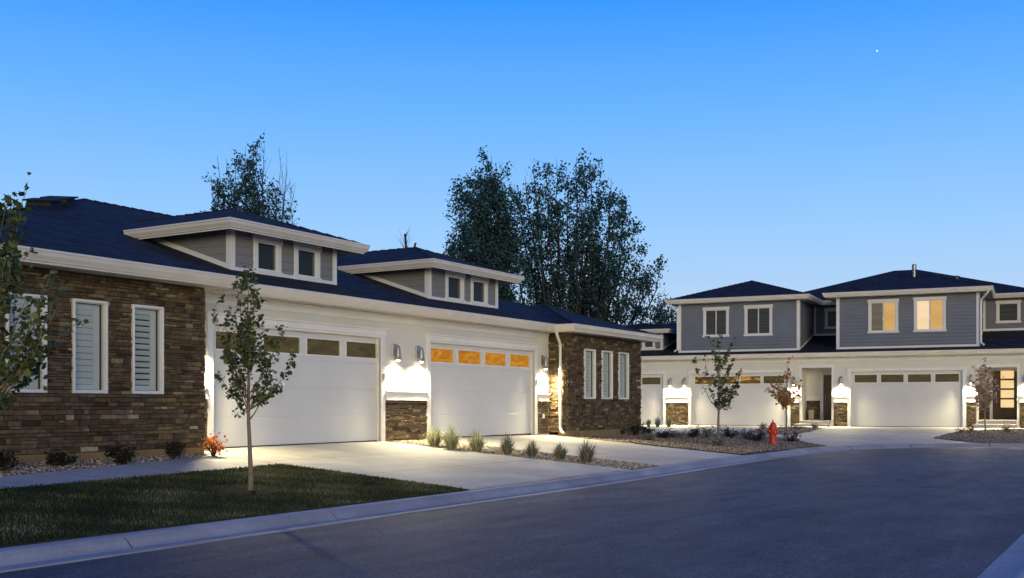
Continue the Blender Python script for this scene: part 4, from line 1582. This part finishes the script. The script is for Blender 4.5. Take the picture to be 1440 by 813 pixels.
# ================================================================== PLANTS
def leaf_cloud(centers, sizes, name, mat, parent, off, up=0.3, kind='maple'):
    """each leaf a small folded polygon"""
    n = len(centers)
    C = np.array(centers, dtype=float)
    S = np.array(sizes, dtype=float)
    nrm = RNG.normal(size=(n, 3))
    nrm[:, 2] = np.abs(nrm[:, 2]) + up
    nrm /= np.linalg.norm(nrm, axis=1)[:, None]
    t = RNG.normal(size=(n, 3))
    t[:, 2] -= 0.5
    t -= nrm * (t * nrm).sum(1)[:, None]
    t /= np.linalg.norm(t, axis=1)[:, None]
    s = np.cross(nrm, t)
    if kind == 'maple':
        shp = [(-0.5, 0.0, 0), (-0.28, 0.42, 0.06), (0.02, 0.30, 0.05), (0.12, 0.55, 0.08), (0.25, 0.2, 0.02), (0.62, 0.0, -0.08), (0.25, -0.2, 0.02), (0.12, -0.55, 0.08), (0.02, -0.30, 0.05), (-0.28, -0.42, 0.06)]
    elif kind == 'thin':
        shp = [(-0.6, 0, 0), (-0.1, 0.14, 0.02), (0.6, 0, -0.06), (-0.1, -0.14, 0.02)]
    else:
        shp = [(-0.5, 0, 0), (-0.1, 0.34, 0.06), (0.55, 0, -0.06), (-0.1, -0.34, 0.06)]
    k = len(shp)
    vs = np.zeros((n, k, 3))
    for i, (a, b_, c_) in enumerate(shp):
        vs[:, i] = C + S[:, None] * (t * a + s * b_ + nrm * c_)
    vs = vs.reshape(-1, 3) - np.array(off)
    me = bpy.data.meshes.new(name)
    me.vertices.add(n * k)
    me.vertices.foreach_set('co', vs.astype(np.float32).ravel())
    me.loops.add(n * k)
    me.loops.foreach_set('vertex_index', np.arange(n * k, dtype=np.int32))
    me.polygons.add(n)
    me.polygons.foreach_set('loop_start', np.arange(0, n * k, k, dtype=np.int32))
    me.polygons.foreach_set('loop_total', np.full(n, k, dtype=np.int32))
    a_ = me.attributes.new('rnd', 'FLOAT', 'FACE')
    a_.data.foreach_set('value', RNG.random(n).astype(np.float32))
    me.materials.append(mat)
    me.update(calc_edges=True)
    me.validate()
    o_ = bpy.data.objects.new(name, me)
    COL.objects.link(o_)
    o_.parent = parent
    return o_


def curve3(a, b_, c_, n=7):
    return [a * (1 - t) ** 2 + b_ * 2 * t * (1 - t) + c_ * t * t for t in [k / (n - 1) for k in range(n)]]


def rv(s):
    return Vector(RNG.normal(size=3)) * s


def young_tree(base, depth, px0, ends, top, r0, leaf, nleaf, spread, label, cat='tree', mat='leaf', fork=0.36, group=None, name='young_tree', kind='maple', lean=0.0, dspread=0.035, bark='bark', bare=0.25):
    """ends: sight-line targets (px, py) of the branch tips; every branch also gets its own depth"""
    root = empty(name, base)
    tag(root, label, cat, group)
    tp = at(top[0], top[1], depth)
    H = tp.z - base.z
    trunk = [base + Vector((0, 0, -0.05))]
    for k in range(1, 13):
        t = k / 12
        p = base.lerp(tp, t)
        w_ = 0.012 * H * math.sin(t * 5 + depth)
        trunk.append(p + Vector((w_, w_ * 0.6, 0)) * (1 - t) + rv(0.002 * H))
    rad = [r0 * 1.25] + [r0 * (1 - 0.88 * (k / 12) ** 0.9) for k in range(1, 13)]
    mb_ = MB()
    mb_.tube(trunk, rad, 8)
    cen, siz = [], []

    def clump(path, n, sp, f0):
        for _ in range(n):
            t = random.uniform(f0, 1.0) ** 0.8
            x = t * (len(path) - 1)
            i = min(int(x), len(path) - 2)
            p = path[i].lerp(path[i + 1], x - i)
            d = Vector(RNG.normal(size=3))
            p = p + d * sp * (0.35 + 0.5 * random.random())
            cen.append(tuple(p))
            siz.append(leaf * random.uniform(0.6, 1.3))

    def on_trunk(z):
        t = min(0.97, max(0.02, (z - base.z) / H)) * 12
        i = int(t)
        return trunk[i].lerp(trunk[min(12, i + 1)], t - i), rad[i]
    for (ex, ey) in ends:
        e = at(ex, ey, depth + random.uniform(-1, 1) * dspread * depth)
        lat = (Vector((e.x, e.y)) - Vector((base.x, base.y))).length
        zs = max(base.z + fork * H * random.uniform(0.85, 1.1), e.z - lat * random.uniform(1.2, 1.8) - 0.12 * H * random.random())
        zs = min(zs, e.z - 0.03 * H)
        s, rr = on_trunk(zs)
        midp = s.lerp(e, 0.5) + Vector(((e.x - s.x) * 0.22, (e.y - s.y) * 0.22, -0.06 * (e.z - s.z)))
        path = curve3(s, midp, e, 8)
        path = [path[0]] + [p + rv(0.006 * H * 0.5) for p in path[1:]]
        rb_ = max(0.0035, rr * 0.42)
        mb_.tube(path, [rb_ * (1 - 0.85 * k / 7) for k in range(8)], 5)
        nt_ = 4
        clump(path, int(nleaf * 0.45), spread * 0.8, bare)
        for _ in range(nt_):
            k = random.randint(2, 7)
            q0 = path[k]
            dirv = (path[k] - path[k - 1]).normalized()
            q2 = q0 + (dirv * 0.6 + rv(0.55) + Vector((0, 0, 0.25))) * spread * random.uniform(1.0, 2.0)
            tw = curve3(q0, q0.lerp(q2, 0.5) + rv(0.1 * spread), q2, 4)
            mb_.tube(tw, [rb_ * 0.4, rb_ * 0.3, rb_ * 0.2, rb_ * 0.1], 4)
            clump(tw, int(nleaf * 0.55 / nt_), spread * 0.6, 0.3)
    mb_.build('trunk', M[bark], root, tuple(base), smooth=True)
    leaf_cloud(cen, siz, 'crown', M[mat], root, tuple(base), kind=kind)
    return root


GT = 'young trees along the street'
# lawn tree
ENDS = [(300, 432), (314, 462), (320, 500), (310, 522), (332, 548), (345, 392), (336, 405), (362, 418), (355, 400), (372, 447), (398, 456), (388, 478), (372, 500), (407, 514), (388, 540), (364, 548), (338, 478), (356, 500), (328, 440), (350, 436), (322, 452), (362, 474), (345, 420), (340, 450), (352, 462), (334, 515), (384, 520), (318, 480)]
young_tree(TB, TD, 352, ENDS, (348, 390), 0.036, 0.058, 66, 0.075, 'slender young tree with small leafy crown standing on the lawn', group=GT)
# left-edge tree
LB, LD = Vector((6.62, 10.35, 0)), 11.03
LB.z = ground_z(LB.x, LB.y)
ENDS = [(12, 270), (30, 285), (18, 300), (28, 330), (10, 345), (34, 365), (20, 385), (42, 400), (72, 385), (60, 410), (88, 398), (80, 430), (94, 460), (62, 460), (30, 470), (75, 480), (48, 500), (5, 480), (0, 400), (0, 320), (-10, 290), (-30, 300), (-50, 340), (-60, 400), (-40, 380), (-70, 450), (-50, 500), (-30, 440), (-20, 350), (8, 560), (-5, 530), (40, 470), (68, 445)]
young_tree(LB, LD, -22, ENDS, (-14, 262), 0.042, 0.070, 48, 0.08, 'leafy green young tree reaching in over the left edge before the stone wing', group=GT, dspread=0.04)
# island tree
B, D = hit(1010, 615.5)
ENDS = [(1002, 478), (1012, 470), (1028, 482), (1004, 500), (1020, 500), (1030, 505), (1012, 515), (1026, 525), (1004, 530), (1018, 535), (978, 513), (992, 517), (1044, 517), (1036, 530), (1040, 538), (1002, 555), (1020, 560), (1028, 552), (1024, 568), (1012, 545), (1008, 508), (1016, 524), (1035, 552)]
young_tree(B, D, 1010, ENDS, (1011, 474), 0.05, 0.105, 34, 0.10, 'thin green tree with sparse crown in the gravel island near the hydrant', group=GT, fork=0.30)
# orange tree
B, D = hit(1106, 605.5)
ENDS = [(1108, 512), (1112, 522), (1100, 528), (1090, 536), (1118, 540), (1096, 545), (1084, 540), (1104, 540), (1122, 548), (1110, 550), (1094, 556), (1115, 558), (1102, 560), (1108, 565), (1086, 550), (1100, 570)]
young_tree(B, D, 1106, ENDS, (1107, 509), 0.04, 0.12, 34, 0.15, 'small orange leaved tree before the far garage door by the hydrant', group=GT, mat='leaforange', fork=0.36)
# bronze tree
B, D = hit(1385, 611)
ENDS = [(1385, 516), (1378, 520), (1392, 522), (1374, 530), (1388, 532), (1396, 535), (1380, 540), (1372, 548), (1390, 548), (1401, 543), (1384, 555), (1378, 560), (1392, 560), (1386, 568), (1368, 545), (1389, 540), (1382, 530)]
young_tree(B, D, 1385, ENDS, (1385, 512), 0.035, 0.11, 44, 0.15, 'small bronze leaved tree in front of the door with lit panels', group=GT, mat='leafbronze', fork=0.42)


def big_tree(name, base_px, depth, stems, label, leaf=0.17, per=520, rad=0.55, f0=0.35, group=None, trunk_r=0.3, mat='leafback', cat='tree', twigs=26, forkz=1.6):
    b0 = at(base_px, 560, depth)
    base = Vector((b0.x, b0.y, -0.3))
    root = empty(name, base)
    tag(root, label, cat, group)
    mb_ = MB()
    fk = base + Vector((0, 0, forkz))
    mb_.tube([base, base + Vector((0.03, 0.02, forkz * 0.5)), fk], [trunk_r * 1.2, trunk_r, trunk_r * 0.9], 9)
    cen, siz = [], []
    for (ex, ey, dens) in stems:
        e = at(ex, ey, depth + random.uniform(-2.2, 2.2))
        L = (e - fk).length
        midp = fk.lerp(e, 0.45) + Vector(((e.x - fk.x) * 0.25, (e.y - fk.y) * 0.25, 0)) + rv(0.3)
        path = curve3(fk, midp, e, 14)
        path = [path[0]] + [p + rv(0.05) for p in path[1:]]
        r0 = trunk_r * 0.45
        mb_.tube(path, [r0 * (1 - 0.93 * (k / 13) ** 0.8) for k in range(14)], 6)
        for _ in range(twigs):
            t = random.uniform(f0, 0.98)
            x = t * 13
            i = min(int(x), 12)
            q0 = path[i].lerp(path[i + 1], x - i)
            a = random.uniform(0, 6.28)
            prof_ = math.sin(math.pi * min(1, max(0.05, (t - f0) / (1.04 - f0))) ** 0.75) + 0.22
            ln = rad * random.uniform(0.7, 2.0) * prof_
            q2 = q0 + Vector((math.cos(a) * ln, math.sin(a) * ln, ln * random.uniform(0.7, 1.8)))
            tw = curve3(q0, q0.lerp(q2, 0.5) + Vector((math.cos(a), math.sin(a), -0.3)) * ln * 0.15, q2, 5)
            mb_.tube(tw, [r0 * 0.16, r0 * 0.12, r0 * 0.08, r0 * 0.05, r0 * 0.02], 4)
            for _ in range(int(per * dens / twigs)):
                u_ = random.uniform(0.2, 1.08) * 4
                j = min(int(u_), 3)
                p = tw[j].lerp(tw[j + 1], u_ - j) + rv(rad * 0.26)
                cen.append(tuple(p))
                siz.append(leaf * random.uniform(0.6, 1.35))
    mb_.build('trunk', M['barkdark'], root, tuple(base), smooth=True)
    if cen:
        leaf_cloud(cen, siz, 'crown', M[mat], root, tuple(base), kind='oval', up=0.0)
    return root


GB = 'tall trees behind the houses'
big_tree('poplar_tree', 690, 58, [(648, 252, 1.2), (660, 246, 1.3), (671, 238, 1.3), (684, 222, 1.4), (692, 218, 1.4), (704, 238, 1.4), (636, 318, 0.9), (626, 345, 0.7), (655, 290, 1.3), (680, 275, 1.5), (700, 275, 1.5), (714, 300, 1.4), (718, 345, 1.3), (690, 310, 1.5), (668, 320, 1.3), (738, 372, 1.2), (705, 330, 1.4), (720, 270, 0.8), (691, 248, 1.2), (697, 262, 1.3), (682, 262, 1.3), (645, 345, 1.0), (660, 360, 1.0)],
         'dense dark tall tree rising behind the second dormer', leaf=0.15, per=1350, rad=0.62, group=GB, f0=0.3)
big_tree('poplar_tree', 800, 60, [(724, 262, 0.8), (738, 250, 0.9), (752, 236, 1.0), (768, 240, 0.9), (783, 222, 1.1), (797, 240, 1.0), (812, 220, 1.1), (826, 238, 1.0), (834, 232, 0.9), (846, 268, 1.0), (858, 252, 1.0), (872, 285, 0.9), (882, 280, 0.8), (894, 315, 0.8), (905, 350, 0.7), (920, 378, 0.55), (932, 372, 0.45), (880, 330, 0.9), (860, 310, 1.0), (835, 300, 1.0), (810, 290, 1.1), (785, 290, 1.1), (760, 300, 1.1), (742, 320, 1.1), (915, 400, 0.5), (895, 400, 0.6), (860, 390, 0.8), (830, 370, 0.9), (750, 380, 1.0), (722, 335, 1.0), (775, 350, 1.0), (805, 360, 1.0), (845, 345, 1.0), (880, 370, 0.8), (905, 385, 0.6)],
         'tall airy many stemmed tree fanning out behind the end stone wing', leaf=0.16, per=1080, rad=0.62, group=GB, f0=0.28, trunk_r=0.34)
big_tree('poplar_tree', 365, 46, [(356, 196, 0.9), (344, 205, 0.9), (338, 218, 1.0), (362, 212, 0.9), (330, 228, 0.8), (372, 228, 0.6), (350, 240, 1.2), (320, 222, 0.3), (308, 218, 0.15), (305, 250, 0.6), (296, 250, 0.6), (312, 265, 0.9), (300, 280, 0.6), (330, 262, 1.2), (352, 262, 1.3), (372, 205, 0.0), (375, 262, 0.7), (392, 262, 0.5), (360, 285, 1.2), (384, 285, 0.8), (320, 290, 0.8)],
         'leafy tree showing above the first dormer roof', leaf=0.125, per=620, rad=0.38, group=GB, f0=0.50, trunk_r=0.22, twigs=20)
big_tree('bare_top_tree', 402, 47, [(400, 212, 0.0), (396, 222, 0.0), (393, 206, 0.0), (403, 230, 0.02), (414, 262, 0.12), (410, 250, 0.05), (395, 258, 0.35), (405, 300, 0.5), (415, 290, 0.25), (388, 268, 0.35)],
         'thin nearly bare tree beside the leafy tree above the first dormer', leaf=0.16, per=200, rad=0.26, group=GB, f0=0.62, trunk_r=0.13, twigs=14)
big_tree('far_tree', 935, 105, [(922, 432, 0.8), (930, 430, 0.8), (935, 426, 0.9), (940, 432, 0.9), (948, 434, 0.9), (915, 440, 0.7), (955, 440, 0.8), (928, 440, 1.0), (944, 442, 1.0)],
         'hazy low tree far off between the two houses', leaf=0.25, per=400, rad=0.75, group=GB, f0=0.5, trunk_r=0.25, twigs=14)
# pruned bare trunk with fine twigs behind the second dormer
b0 = at(571, 560, 44)
base = Vector((b0.x, b0.y, -0.3))
root = empty('bare_trunk_tree', base)
tag(root, 'cut back leafless trunk poking up over the second dormer roof', 'tree', GB)
mb = MB()
mb.tube([base, at(573, 470, 44), at(571, 352, 44), at(570.5, 340, 44), at(569.5, 330, 44), at(568.5, 329, 44)], [0.28, 0.2, 0.05, 0.05, 0.045, 0.03], 7)
mb.tube([at(570, 332, 44), at(572, 329, 44), at(572.8, 326, 44)], [0.035, 0.025, 0.012], 6)
mb.tube([at(573, 440, 44), at(580, 380, 44), at(582, 352, 44), at(584, 343, 44), at(585.5, 341.5, 44)], [0.1, 0.08, 0.05, 0.045, 0.03], 6)
for (a, b_, c_, d_) in ((570, 352, 562, 334), (571, 345, 576, 322), (570, 340, 577, 318), (570, 345, 560, 322), (570, 350, 555, 352), (572, 352, 580, 330), (570, 352, 556, 330)):
    p, q = at(a, b_, 44), at(c_, d_, 44.3)
    mb.tube([p, p.lerp(q, 0.5) + rv(0.05), q], [0.014, 0.009, 0.003], 4)
mb.build('trunk', M['barkdark'], root, tuple(base), smooth=True)


def shrub(px, py, wpx, hpx, label, mat='shrub', n=260, leaf=0.06, name='shrub', kind='oval', group=None, cat='shrub', stems=14, arch=False):
    B_, D_ = hit(px, py)
    w_, h_ = wpx / FPX * D_ / 2, hpx / FPX * D_
    root = empty(name, B_)
    tag(root, label, cat, group)
    mb_ = MB()
    cen, siz = [], []
    for _ in range(stems):
        a = random.uniform(0, 6.28)
        l = w_ * random.uniform(0.3, 1.0)
        zt = h_ * random.uniform(0.45, 1.0) * (1.1 - 0.45 * l / w_)
        e = B_ + Vector((math.cos(a) * l, math.sin(a) * l, zt))
        mid = B_ + Vector((math.cos(a) * l * 0.45, math.sin(a) * l * 0.45, zt * (1.15 if arch else 0.7)))
        path = curve3(B_ + rv(0.01), mid, e, 6)
        mb_.tube(path, [0.009, 0.008, 0.007, 0.005, 0.004, 0.002], 4)
        for _ in range(n // stems):
            u_ = random.uniform(0.25, 1.0) * 5
            j = min(int(u_), 4)
            p = path[j].lerp(path[j + 1], u_ - j) + rv(w_ * 0.13)
            p.z = max(p.z, B_.z + 0.02)
            cen.append(tuple(p))
            siz.append(leaf * random.uniform(0.6, 1.3))
    mb_.build('stem', M['barkdark'], root, tuple(B_))
    leaf_cloud(cen, siz, 'foliage', M[mat], root, tuple(B_), kind=kind)
    return root


def tuft(px, py, wpx, hpx, label, mat='tuft', n=150, group='ornamental grass clumps', wid=0.006):
    B_, D_ = hit(px, py)
    w_, h_ = wpx / FPX * D_ / 2, hpx / FPX * D_
    mb_ = MB()
    for _ in range(n):
        a = random.uniform(0, 6.28)
        s0 = random.random() ** 0.6 * w_ * 0.28
        l = w_ * random.random() ** 0.7
        hh = h_ * random.uniform(0.45, 1.0) * (1.05 - 0.35 * l / w_)
        b_ = B_ + Vector((math.cos(a) * s0, math.sin(a) * s0, -0.01))
        e = B_ + Vector((math.cos(a) * (s0 + l), math.sin(a) * (s0 + l), hh * (1 - 0.28 * (l / w_) ** 2)))
        mid = B_ + Vector((math.cos(a) * (s0 + l * 0.35), math.sin(a) * (s0 + l * 0.35), hh * 0.75))
        pth = curve3(b_, mid, e, 5)
        sx, sy = -math.sin(a) * wid, math.cos(a) * wid
        ws = [0.8, 1.0, 0.9, 0.6, 0.08]
        r = random.random()
        n0 = len(mb_.v)
        for p, k in zip(pth, ws):
            mb_.v.extend([(p.x - sx * k, p.y - sy * k, p.z), (p.x + sx * k, p.y + sy * k, p.z)])
        for k in range(4):
            mb_.f.append((n0 + 2 * k, n0 + 2 * k + 1, n0 + 2 * k + 3, n0 + 2 * k + 2))
            mb_.r.append(r)
    o_ = mb_.build('grass_clump', M[mat], None, tuple(B_))
    o_.location = B_
    return tag(o_, label, 'grass clump', group)


TL = [(611, 628, 34, 31, 'pale grass clump closest to the garage wall in the strip', 'tuft'),
      (635, 632, 36, 33, 'tallest pale green grass clump near the garage wall', 'tuft'),
      (671, 635, 34, 30, 'third grass clump from the wall, green top over dark base', 'tuft'),
      (713, 640, 26, 32, 'narrow upright grass clump in the middle of the strip, brown at its base', 'tuftgrey'),
      (748, 643, 26, 24, 'small grey grass clump just right of the narrow upright one', 'tuftgrey'),
      (788, 647, 26, 24, 'small grey grass clump second from the kerb', 'tuftgrey'),
      (825, 651, 34, 34, 'large dark grass clump nearest the kerb in the strip', 'tuftgrey')]
for (px, py, wp, hp, lb, mt) in TL:
    tuft(px, py, wp * 1.2, hp * 1.15, lb, mt, 270, wid=0.007)
tuft(912, 600.5, 12, 15, 'brown based grass clump by the far garage, beside the stone wing', 'tuftgrey', 90, wid=0.012)
tuft(925, 600.5, 14, 18, 'green middle grass clump of the three by the far garage', 'tuftgrey', 90, wid=0.012)
tuft(941, 600.5, 16, 18, 'pale lamp lit grass clump against the far stone pier', 'tuft', 100, wid=0.012)

GS = 'dark shrubs in the gravel beds'
shrub(4, 664, 50, 40, 'dark shrub cut by the left edge below the stone wall', n=420, leaf=0.06, group=GS)
shrub(82, 656, 52, 24, 'low wide dark shrub under the second stone wall window', n=420, leaf=0.055, group=GS)
shrub(173, 654, 46, 40, 'spiky dark shrub with a tall middle shoot below the wall windows', n=480, leaf=0.06, group=GS)
shrub(244, 647, 36, 28, 'small reddish dark shrub next to the flame orange one', n=360, leaf=0.055, group=GS, mat='shrub', arch=True)
shrub(300, 643, 42, 34, 'flame orange shrub at the corner of the stone wing', n=330, leaf=0.055, mat='leafflame', group='orange shrubs by the stone wings', stems=18, arch=True)
shrub(812, 612, 26, 16, 'low orange plant at the foot of the white downspout', n=220, leaf=0.06, mat='leafflame', group='orange shrubs by the stone wings', arch=True)
shrub(846, 611, 30, 11, 'flat dark shrub under the end wing windows', n=240, leaf=0.07, group=GS)
shrub(871, 611.5, 24, 11, 'low dark shrub under the last window of the end wing', n=200, leaf=0.07, group=GS)
shrub(893, 613, 20, 18, 'rounded dark shrub at the far corner of the end stone wing', n=240, leaf=0.07, group=GS)
ISL = [(908, 612.5, 20, 15, 'dark twiggy shrub at the tip of the island near the stone wing', 'shrub'),
       (913, 621, 20, 14, 'pale sage shrub at the tip of the island near the stone wing', 'sage'),
       (933, 618, 22, 11, 'low dark shrub second from the island tip', 'shrub'),
       (948, 617, 20, 10, 'flat sage shrub between the island tip and its tree', 'sage'),
       (976, 617, 24, 17, 'bushy dark shrub well left of the island tree', 'shrub'),
       (996, 617, 20, 18, 'upright sage shrub touching the island tree trunk', 'sage'),
       (1026, 617, 26, 18, 'bushy dark shrub just right of the island tree', 'shrub'),
       (1049, 619, 20, 17, 'sage shrub halfway from the island tree to the hydrant', 'sage'),
       (1065, 622, 26, 17, 'dark shrub beside the hydrant on its tree side', 'shrub'),
       (1008, 629, 26, 13, 'low sage shrub in front of the island tree', 'sage'),
       (1112, 622, 26, 15, 'dark shrub on the far side of the hydrant at the island end', 'shrub')]
for (px, py, wp, hp, lb, mt) in ISL:
    shrub(px, py, wp * 1.35, hp * 1.2, lb, mat=mt, n=380, leaf=0.09, group='small shrubs in the gravel island', kind='thin')
FARS = [(1076, 603.5, 22, 10, 'dry straw plant left of the orange tree'),
        (1122, 604.5, 22, 9, 'dry straw plant right of the orange tree'),
        (1146, 603.5, 16, 11, 'wispy straw plant before the dark entry steps'),
        (1349, 610, 20, 12, 'dry straw plant at the corner of the right garage door'),
        (1366, 608.5, 16, 13, 'dry straw plant between the right garage and the bronze tree'),
        (1416, 608.5, 22, 12, 'dry straw plant before the steps of the lit door')]
for (px, py, wp, hp, lb) in FARS:
    shrub(px, py, wp, hp, lb, mat='straw', n=160, leaf=0.09, group='dry plants in the far beds', kind='thin', cat='plant', name='dry_plant')

# ------------------------------------------------------------------ hydrant
HB, HD = hit(1087, 625.5)
hs = 35.5 / FPX * HD / 0.86
hy = empty('fire_hydrant', HB, math.radians(-40))
tag(hy, 'red fire hydrant standing in the gravel island by the kerb', 'fire hydrant')
b_ = MB()
b_.lathe([(0.0, 0.0), (0.17, 0.0), (0.17, 0.035), (0.125, 0.04), (0.12, 0.10), (0.118, 0.50), (0.135, 0.51), (0.135, 0.57), (0.0, 0.575)], (0, 0, 0), 'z', 20)
b_.v = [(x * hs, y * hs, z * hs) for x, y, z in b_.v]
b_.build('barrel', M['hydrant'], hy, smooth=False)
b_ = MB()
b_.lathe([(0.0, 0.574), (0.155, 0.576), (0.155, 0.605), (0.125, 0.61), (0.118, 0.66), (0.095, 0.715), (0.055, 0.755), (0.03, 0.765), (0.03, 0.775), (0.0, 0.776)], (0, 0, 0), 'z', 20)
b_.v = [(x * hs, y * hs, z * hs) for x, y, z in b_.v]
b_.build('bonnet', M['hydrant'], hy, smooth=False)
b_ = MB()
b_.lathe([(0.024, 0.774), (0.026, 0.84), (0.012, 0.86)], (0, 0, 0), 'z', 5)
b_.v = [(x * hs, y * hs, z * hs) for x, y, z in b_.v]
b_.build('operating_nut', M['hydrant'], hy)
for (ax, sg, rr) in (('x', 1, 0.06), ('x', -1, 0.06), ('y', -1, 0.08)):
    b_ = MB()
    z = 0.46 if ax == 'x' else 0.42
    b_.lathe([(rr * 0.8, sg * 0.10), (rr * 0.8, sg * 0.15), (rr, sg * 0.152), (rr, sg * 0.20), (rr * 0.5, sg * 0.21), (0.02, sg * 0.212), (0.02, sg * 0.235)], (0, 0, z), ax, 14)
    b_.v = [(x * hs, y * hs, zz * hs) for x, y, zz in b_.v]
    b_.build('nozzle_cap', M['hydrant'], hy)
b_ = MB()
for k in range(8):
    a = k * math.pi / 4 + 0.2
    b_.lathe([(0.012, 0.035), (0.012, 0.055), (0.0, 0.056)], (0.148 * math.cos(a), 0.148 * math.sin(a), 0), 'z', 6)
b_.v = [(x * hs, y * hs, z * hs) for x, y, z in b_.v]
b_.build('flange_bolt', M['darkmetal'], hy)

# star
st_ = at(1233.5, 71.5, 600)
b_ = MB()
b_.lathe([(0.4 * math.cos(t), 0.4 * math.sin(t)) for t in np.linspace(-1.5, 1.5, 7)], (0, 0, 0), 'z', 8)
o = b_.build('star', M['star'])
o.location = st_
tag(o, 'single tiny bright star in the blue evening sky', 'star')

# ------------------------------------------------------------------ sky, dusk afterglow, camera
wd = bpy.data.worlds.new('World')
SC.world = wd
wd.use_nodes = True
nt = wd.node_tree
nt.nodes.clear()
out = N(nt, 'ShaderNodeOutputWorld')
bg = N(nt, 'ShaderNodeBackground')
tc = N(nt, 'ShaderNodeTexCoord')
sp = N(nt, 'ShaderNodeSeparateXYZ')
nt.links.new(tc.outputs['Generated'], sp.inputs[0])
SKY = [(0.0, (0.50, 0.64, 0.82)), (0.085, (0.485, 0.665, 0.89)), (0.16, (0.325, 0.60, 0.98)), (0.26, (0.155, 0.46, 1.0)), (0.36, (0.036, 0.305, 0.97)), (0.60, (0.020, 0.12, 0.66)), (1.0, (0.014, 0.075, 0.48))]
grad = ramp(nt, sp.outputs[2], SKY)
# afterglow over the horizon behind the camera
dt = N(nt, 'ShaderNodeVectorMath', operation='DOT_PRODUCT')
dt.inputs[1].default_value = (-0.80, -0.60, 0.0)
nt.links.new(tc.outputs['Generated'], dt.inputs[0])
mr = N(nt, 'ShaderNodeMapRange')
mr.inputs['From Min'].default_value = 0.1
mr.inputs['From Max'].default_value = 1.0
nt.links.new(dt.outputs['Value'], mr.inputs['Value'])
mxw = N(nt, 'ShaderNodeMix', data_type='RGBA')
nt.links.new(mr.outputs[0], mxw.inputs[0])
nt.links.new(grad, mxw.inputs[6])
mxw.inputs[7].default_value = (0.36, 0.35, 0.32, 1)
sky = N(nt, 'ShaderNodeTexSky', sky_type='NISHITA')
sky.sun_disc = False
SUN_EL, SUN_AZ = math.radians(1.0), math.radians(226)
sky.sun_elevation = SUN_EL
sky.sun_rotation = SUN_AZ
sky.ozone_density = 4.0
sk = N(nt, 'ShaderNodeVectorMath', operation='SCALE')
sk.inputs['Scale'].default_value = 0.04
nt.links.new(sky.outputs[0], sk.inputs[0])
addn = mul(nt, mxw.outputs[2], sk.outputs[0], 'ADD')
nt.links.new(addn, bg.inputs[0])
bg.inputs[1].default_value = 1.0
nt.links.new(bg.outputs[0], out.inputs[0])

afterglow_fill = bpy.data.lights.new('afterglow_fill', 'SUN')  # low warm fill added from behind the camera, for the afterglow
afterglow_fill.energy = 1.65
afterglow_fill.angle = math.radians(24)
afterglow_fill.color = (1.0, 0.86, 0.60)
so = bpy.data.objects.new('afterglow_fill', afterglow_fill)
COL.objects.link(so)
dirv = Vector((math.sin(SUN_AZ), math.cos(SUN_AZ), math.tan(math.radians(5.0))))
so.rotation_euler = (-dirv).to_track_quat('-Z', 'Y').to_euler()

cd = bpy.data.cameras.new('camera')
cd.sensor_width = 36
cd.lens = 36 * FPX / 1440
cd.shift_y = (HOR - 406.5) / 1440
cd.clip_end = 3000
cam = bpy.data.objects.new('camera', cd)
COL.objects.link(cam)
cam.location = (0, 0, CZ)
cam.rotation_euler = (math.radians(90), 0, math.atan2(V2.y, V2.x) - math.radians(90))
SC.camera = cam

SC.render.engine = 'CYCLES'
SC.cycles.use_denoising = True
SC.cycles.max_bounces = 6
SC.cycles.diffuse_bounces = 4
SC.cycles.sample_clamp_indirect = 6.0
SC.cycles.transparent_max_bounces = 12
SC.view_settings.view_transform = 'Standard'
SC.view_settings.look = 'None'
SC.view_settings.exposure = 0.0
SC.view_settings.gamma = 1.0
